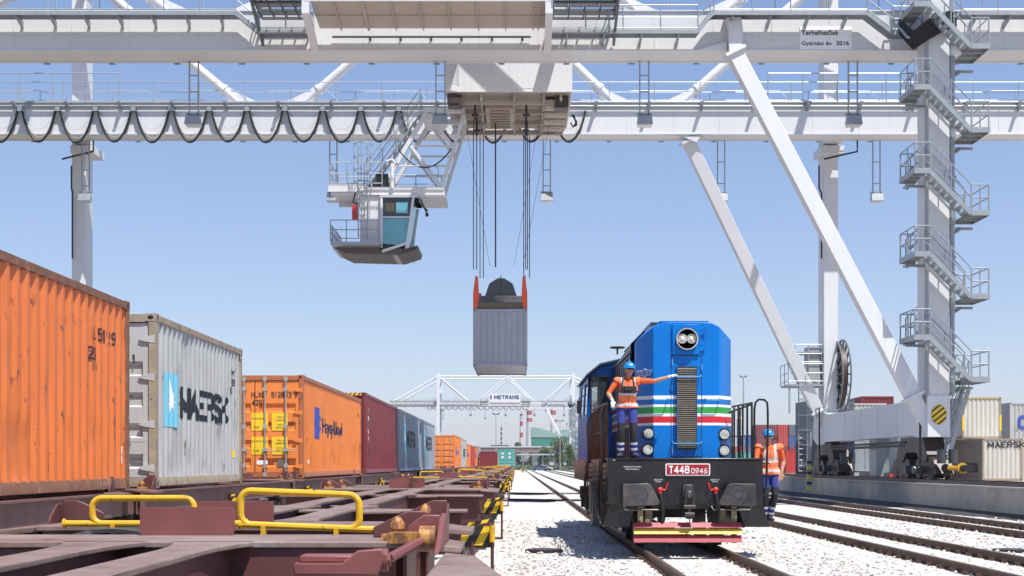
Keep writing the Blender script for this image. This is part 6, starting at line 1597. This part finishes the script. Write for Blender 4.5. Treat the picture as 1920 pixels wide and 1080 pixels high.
def bake(b, name, vox, it=3, mats=None, assign=None, parent=None):
    me = bpy.data.meshes.new(name); me.from_pydata(b.v, [], b.f); o = bpy.data.objects.new(name, me); COL.objects.link(o)
    bm = bmesh.new(); bm.from_mesh(me); bmesh.ops.recalc_face_normals(bm, faces=bm.faces); bm.to_mesh(me); bm.free()
    m = o.modifiers.new('r', 'REMESH'); m.mode = 'VOXEL'; m.voxel_size = vox
    s = o.modifiers.new('s', 'SMOOTH'); s.iterations = it; s.factor = .5
    dg = bpy.context.evaluated_depsgraph_get(); me2 = bpy.data.meshes.new_from_object(o.evaluated_get(dg)); o.modifiers.clear(); o.data = me2
    me2.materials.clear()
    for x in mats: me2.materials.append(x)
    for p in me2.polygons: p.material_index = assign(p.center); p.use_smooth = True
    o.parent = parent
    return o
def seg_d(p, a, c):
    a = Vector(a); c = Vector(c); d = c-a; t = max(0, min(1, (p-a).dot(d)/max(d.length_squared, 1e-9))); return (p-(a+d*t)).length
def person(loc, rz, label, J, vest_lo, helmet=True, gloves=(1,1), glasses=True, look=0., group=None, pouch=False, tilt=0.):
    """J: joints in local space, facing -y. keys: head, neck, chest, pelvis, sh/el/wr (l,r lists x<0 first), hip/kn/an"""
    t = empty('person', loc, label, 'person', group, rz)
    V = Vector; H = V(J['head']); b = MB()
    neck, chest, pel = V(J['neck']), V(J['chest']), V(J['pelvis'])
    # torso
    b.ell(chest, (.175,.115,.19), 20, 14); b.ell(chest+V((0,.0,.10)), (.185,.095,.085), 20, 12); b.ell((chest+pel)/2, (.155,.108,.18), 20, 12); b.ell(pel, (.165,.118,.13), 20, 12)
    b.tube([neck+V((0,0,-.08)), neck, H+V((0,.02,-.08))], [.07,.055,.053], 12)
    for i in (0, 1):
        s, e, w_ = V(J['sh'][i]), V(J['el'][i]), V(J['wr'][i])
        b.tube([s.lerp(chest+V((0,0,.1)), .4), s], [.07,.062], 12); b.ell(s, (.062,.062,.062), 12, 8)
        b.tube([s, s.lerp(e,.4), e], [.062,.056,.043], 12); b.ell(e, (.043,.043,.043), 10, 8)
        b.tube([e, e.lerp(w_,.3), w_], [.043,.043,.028], 12); b.ell(w_, (.029,.029,.029), 10, 8)
        # hand: palm + five fingers
        hd, up = V(J['hand'][i][0]).normalized(), V(J['hand'][i][1]).normalized(); side = hd.cross(up).normalized(); up = side.cross(hd).normalized(); curl = J['hand'][i][2]
        pm = w_+hd*.05; mx = Matrix((side, up, hd)).transposed()
        b.ell(pm, (.042,.019,.05), 12, 8, mx=mx); b.tube([w_, pm], [.027,.024], 8)
        for k in range(4):
            base = w_+hd*.085+side*(-.030+.020*k); L = (.068,.078,.073,.058)[k]*(.95 if True else 1)
            d1 = (hd*math.cos(curl*.5)-up*math.sin(curl*.5)); d2 = (hd*math.cos(curl*1.2)-up*math.sin(curl*1.2)); d3 = (hd*math.cos(curl*1.9)-up*math.sin(curl*1.9))
            p1 = base+d1*L*.45; p2 = p1+d2*L*.33; p3 = p2+d3*L*.28
            b.tube([base-hd*.02, base, p1, p2, p3], [.0115,.011,.0105,.0095,.008], 8)
        ts = side*(-1 if J['thumb'][i] else 1); base = w_+hd*.03+ts*.032
        b.tube([w_+hd*.02, base, base+(hd*.6+ts*.7-up*.4).normalized()*.035, base+(hd*.6+ts*.7-up*.4).normalized()*.035+(hd*.9-up*.5).normalized()*.03], [.014,.014,.012,.009], 8)
        hp, k_, a = V(J['hip'][i]), V(J['kn'][i]), V(J['an'][i])
        b.tube([hp+V((0,0,.04)), hp.lerp(k_,.35), k_], [.095,.090,.066], 14); b.ell(k_, (.066,.066,.066), 12, 8)
        b.tube([k_, k_.lerp(a,.35), a+V((0,0,.04))], [.066,.070,.058], 14); b.tube([a+V((0,0,.04)), a+V((0,0,-.03))], [.060,.052], 12)
        f = V(J['foot'][i]).normalized(); mxf = Matrix((f, V((-f.y,f.x,0)), V((0,0,1)))).transposed()
        b.ell(a+f*.06+V((0,0,-.045)), (.145,.048,.045), 14, 8, mx=mxf); b.ell(a+V((0,0,-.03)), (.06,.05,.06), 12, 8)
    # head
    Rm = Matrix.Rotation(look, 3, 'Z') @ Matrix.Rotation(tilt, 3, 'X')
    b.ell(H+Rm@V((0,.012,.02)), (.074,.094,.105), 20, 14, mx=Rm); b.ell(H+Rm@V((0,-.02,-.055)), (.056,.066,.06), 16, 10, mx=Rm); b.ell(H+Rm@V((0,-.062,-.098)), (.026,.022,.02), 10, 8, mx=Rm)
    b.tube([H+Rm@V((0,-.082,.012)), H+Rm@V((0,-.104,-.028)), H+Rm@V((0,-.088,-.04))], [.009,.015,.011], 8)
    for s in (-1, 1): b.ell(H+Rm@V((s*.076,.012,-.015)), (.012,.02,.032), 10, 8, mx=Rm)
    bones = []
    for i in (0, 1):
        s, e, w_ = V(J['sh'][i]), V(J['el'][i]), V(J['wr'][i]); hd = V(J['hand'][i][0]).normalized()
        sl = s.lerp(e, .85)
        bones += [(s, sl, 0), (sl+(e-s).normalized()*.07, w_-(w_-e).normalized()*.05, 1), (w_+(w_-e).normalized()*-.01, w_+hd*.16, 2 if gloves[i] else 1)]
        hp, k_, a = V(J['hip'][i]), V(J['kn'][i]), V(J['an'][i])
        bones += [(hp+V((0,0,.05)), hp.lerp(k_,.62), 3), (hp.lerp(k_,.78), k_.lerp(a,.45), 4), (k_.lerp(a,.58), a+V((0,0,.03)), 3), (a+V((0,0,-.04)), a+V(J['foot'][i]).normalized()*.16+V((0,0,-.05)), 5)]
    def asg(p):
        if p.z > neck.z+.01 and (p-H).length < .2 or (p-(neck+V((0,0,.03)))).length < .06: return 1
        best = 9; r = 0
        for a, c, m in bones:
            d = seg_d(p, a, c)
            if d < best: best = d; r = m
        if abs(p.x-pel.x) < .19 and abs(p.y-pel.y) < .16:
            if p.z > pel.z+.02 and best > .03 and r in (3,): return 0
        if seg_d(p, pel+V((0,0,.12)), chest+V((0,0,.12))) < min(best, .2): return 0
        return r
    body = bake(b, 'body', .0105, 2, [SHIRT, SKIN, GLOVE, PANT, PBLK, BOOT], asg, t)
    # vest from the torso faces, pushed outwards
    me = body.data; bm = bmesh.new(); bm.from_mesh(me)
    def in_vest(c):
        if not (vest_lo < c.z < neck.z+.0): return False
        for i in (0, 1):
            s, e = V(J['sh'][i]), V(J['el'][i]); d = (e-s).normalized()
            if (c-s).dot(d) > .02 and seg_d(c, s, e) < seg_d(c, pel, chest)-.02: return False
            if seg_d(c, e, V(J['wr'][i])) < .075 or seg_d(c, V(J['wr'][i]), V(J['wr'][i])+V(J['hand'][i][0]).normalized()*.17) < .08: return False
        lx = abs(c.x-chest.x); 
        if c.y < chest.y and c.z > chest.z+.08 and lx < .02+.40*(c.z-chest.z-.08): return False
        if seg_d(c, neck+V((0,0,-.02)), H) < .085: return False
        return True
    bmesh.ops.delete(bm, geom=[f for f in bm.faces if not in_vest(f.calc_center_median())], context='FACES')
    bm.normal_update(); 
    for v in bm.verts:
        fl = max(0, min(1, (pel.z+.12-v.co.z)/.25)); v.co += v.normal*(.016+.012*fl)+V((0, .004*math.sin(v.co.x*60), 0))
    bm.normal_update()
    for f in bm.faces:
        c = f.calc_center_median(); f.material_index = 0; zb = chest.z-.10; lx = abs(c.x-chest.x)
        for zc in (zb, zb-.20):
            if abs(c.z-zc) < .026: f.material_index = 1
        if c.z > zb and abs(lx-.105) < .025 : f.material_index = 1
        if f.material_index == 0 and c.y < chest.y and lx < .006: f.material_index = 2
    vm = bpy.data.meshes.new('vest'); bm.to_mesh(vm); bm.free()
    for x in (VEST, REFL, BLK): vm.materials.append(x)
    vo = bpy.data.objects.new('vest', vm); COL.objects.link(vo); vo.parent = t
    so_ = vo.modifiers.new('s', 'SOLIDIFY'); so_.thickness = .006
    # trouser bands
    q = MB()
    for i in (0, 1):
        k_, a = V(J['kn'][i]), V(J['an'][i])
        for f_ in (.56, .80): p = k_.lerp(a, f_); d = (a-k_).normalized(); q.tube([p-d*.022, p+d*.022], [.0745-f_*.008]*2, 16, cap=False)
    q.build('trouser_band', REFL, t)
    # face and helmet
    if True:
        q = MB()
        for s in (-1, 1): q.ell(H+Rm@V((s*.031,-.080,.008)), (.013,.008,.009), 10, 6, 0, mx=Rm); q.ell(H+Rm@V((s*.031,-.088,.008)), (.005,.003,.005), 8, 6, 1, mx=Rm)
        q.tube([H+Rm@V((-.024,-.083,-.062)), H+Rm@V((0,-.090,-.060)), H+Rm@V((.024,-.083,-.062))], .005, 6, 2)
        for s in (-1, 1): q.tube([H+Rm@V((s*.018,-.087,.03)), H+Rm@V((s*.048,-.078,.032))], .005, 5, 1)
        q.build('face', [WHT, HAIR, mat('lips', (.35,.12,.10), .5)], t)
    if glasses:
        q = MB()
        for s in (-1, 1):
            q.ell(H+Rm@V((s*.034,-.091,.006)), (.028,.006,.018), 12, 8, 0, mx=Rm); q.tube([H+Rm@V((s*.06,-.084,.012)), H+Rm@V((s*.078,-.01,.01))], .004, 5)
        q.tube([H+Rm@V((-.06,-.088,.014)), H+Rm@V((0,-.098,.016)), H+Rm@V((.06,-.088,.014))], .004, 5); q.build('glasses', GLD if glasses != 'clear' else BLKW, t)
    q = MB(); q.ell(H+Rm@V((0,.022,.03)), (.078,.094,.098), 18, 10, 0, v0=0, v1=.62, mx=Rm); q.build('hair', HAIR, t)
    if helmet:
        q = MB(); q.ell(H+Rm@V((0,.012,.035)), (.104,.130,.118), 24, 12, 0, v0=0, v1=.5, mx=Rm)
        pts = []
        n = 28
        for k in range(n):
            a = 2*math.pi*k/n; rx = .112; ry = .136; o_ = .045*max(0, -math.sin(a))**2
            pts.append(((.100*math.cos(a), .012+.127*math.sin(a)), (rx*math.cos(a), .012+(ry+o_)*math.sin(a))))
        for k in range(n):
            (a0, a1), (c0, c1) = pts[k], pts[(k+1) % n]
            g = lambda p, z: H+Rm@V((p[0], p[1], z))
            q.hexa([g(a0,.030),g(a1,.020),g(c1,.020),g(c0,.030),g(a0,.040),g(a1,.028),g(c1,.028),g(c0,.040)])
        q.tube([H+Rm@V((0,-.10,.10)),H+Rm@V((0,-.02,.158)),H+Rm@V((0,.08,.135))], .012, 8)
        hm = q.build('helmet', HELM, t)
        q = MB(); q.box(-.028,.028,-.003,.0,-.012,.012); o = q.build('helmet_label', WHT, hm); o.location = H+Rm@V((0,-.112,.085)); o.rotation_euler = (R(-20),0,look)
    if pouch:
        q = MB(); q.prism(rrect(-.15,.15,-.075,.055,.03,3), 'y', -.165, -.115); q.prism(rrect(-.075,.075,-.03,.05,.015,3), 'y', -.20, -.165)
        for s in (-1, 1): q.tube([(s*.11,-.14,.05),(s*.10,-.12,.14),(s*.085,-.07,.235),(s*.06,.04,.25)], .014, 6); q.tube([(s*.15,-.14,-.04),(s*.185,-.05,-.05),(s*.17,.10,-.04)], .013, 6)
        o = q.build('chest_pouch', POUCH, t, bevel=.008); o.location = chest+V((0,0,-.01))
    return t
# man on the front left of the footplate: world (2.02.., 24.1), footplate z 1.69
J1 = dict(head=(.03,-.03,1.635), neck=(.01,0,1.49), chest=(0,0,1.28), pelvis=(-.02,.02,.98),
 sh=[(-.195,0,1.425),(.205,.0,1.43)], el=[(-.36,-.02,1.19),(.49,-.06,1.42)], wr=[(-.30,-.20,1.06),(.765,-.13,1.50)],
 hand=[((.05,-.35,-1.),(0,-1,.3),.55), ((.85,-.1,.35),(0,-.2,1),.75)], thumb=[1,0],
 hip=[(-.11,.02,.95),(.08,.02,.95)], kn=[(-.13,-.03,.51),(.105,-.05,.51)], an=[(-.13,.05,.09),(.115,.03,.09)], foot=[(-.35,-1,0),(.35,-1,0)])
person((3.135-1.07, 24.1, 1.69), 0, 'man with black chest pouch standing on the locomotive, arm stretched to the grille', J1, .93, gloves=(1,1), glasses='clear', look=R(8), pouch=True, group='railway workers in orange')
# man on the right hanging on the step behind the corner grab rail
J2 = dict(head=(-.01,-.03,1.62), neck=(0,0,1.48), chest=(.01,0,1.27), pelvis=(.03,.02,.97),
 sh=[(-.195,0,1.41),(.215,.0,1.42)], el=[(-.27,-.12,1.14),(.30,.06,1.16)], wr=[(-.07,-.29,1.12),(.25,-.0,.93)],
 hand=[((1.,-.25,.05),(.1,0,1),.95), ((-.1,-.1,-1.),(0,-1,0),.3)], thumb=[0,1],
 hip=[(-.07,.02,.94),(.12,.02,.94)], kn=[(-.06,-.02,.51),(.11,-.08,.52)], an=[(-.08,.06,.09),(.04,.06,.09)], foot=[(-.1,-1,0),(.2,-1,0)])
person((3.135+1.66, 24.75, .48), 0, 'man in orange vest holding the right corner grab rail of the locomotive', J2, .90, gloves=(0,0), look=R(-4), group='railway workers in orange')
# driver inside the cab
J3 = dict(head=(.0,-.03,1.24), neck=(0,0,1.09), chest=(0,.02,.88), pelvis=(.0,.08,.57),
 sh=[(-.19,0,1.03),(.19,.0,1.03)], el=[(-.30,-.10,.78),(.28,-.10,.80)], wr=[(-.25,-.34,.80),(.2,-.34,.80)],
 hand=[((.1,-1,-.1),(0,0,1),.6), ((-.1,-1,-.1),(0,0,1),.6)], thumb=[0,1],
 hip=[(-.10,.02,.55),(.10,.02,.55)], kn=[(-.13,-.40,.56),(.13,-.40,.56)], an=[(-.13,-.45,.10),(.13,-.45,.10)], foot=[(0,-1,0),(0,-1,0)])
person((3.135-1.03, 23.92+7.3, 1.72), 0, 'driver sitting behind the window of the locomotive cab', J3, .55, helmet=False, gloves=(0,0), glasses=False)
b = MB(); b.box(-.25,.25,-.1,.45,.40,.47); b.box(-.25,.25,.28,.36,.47,1.1); b.box(-.05,.05,.1,.2,0,.4)
o = b.build('driver_seat', POUCH, lo, bevel=.02); o.location = (-1.03, 7.3, 1.72)
# ---------------- haze ----------------
b = MB(); b.box(-2900, 2900, -60, 3000, -8, 75); o = b.build('haze', mat('haze_dummy', (1,1,1)))
hm = bpy.data.materials.new('haze'); hm.use_nodes = True; n = hm.node_tree.nodes; n.clear(); oo = n.new('ShaderNodeOutputMaterial'); pv = n.new('ShaderNodeVolumePrincipled')
pv.inputs['Color'].default_value = (.86,.92,1,1); pv.inputs['Density'].default_value = .00018; pv.inputs['Anisotropy'].default_value = .3
hm.node_tree.links.new(pv.outputs[0], oo.inputs['Volume']); o.data.materials.clear(); o.data.materials.append(hm); o['kind'] = 'stuff'
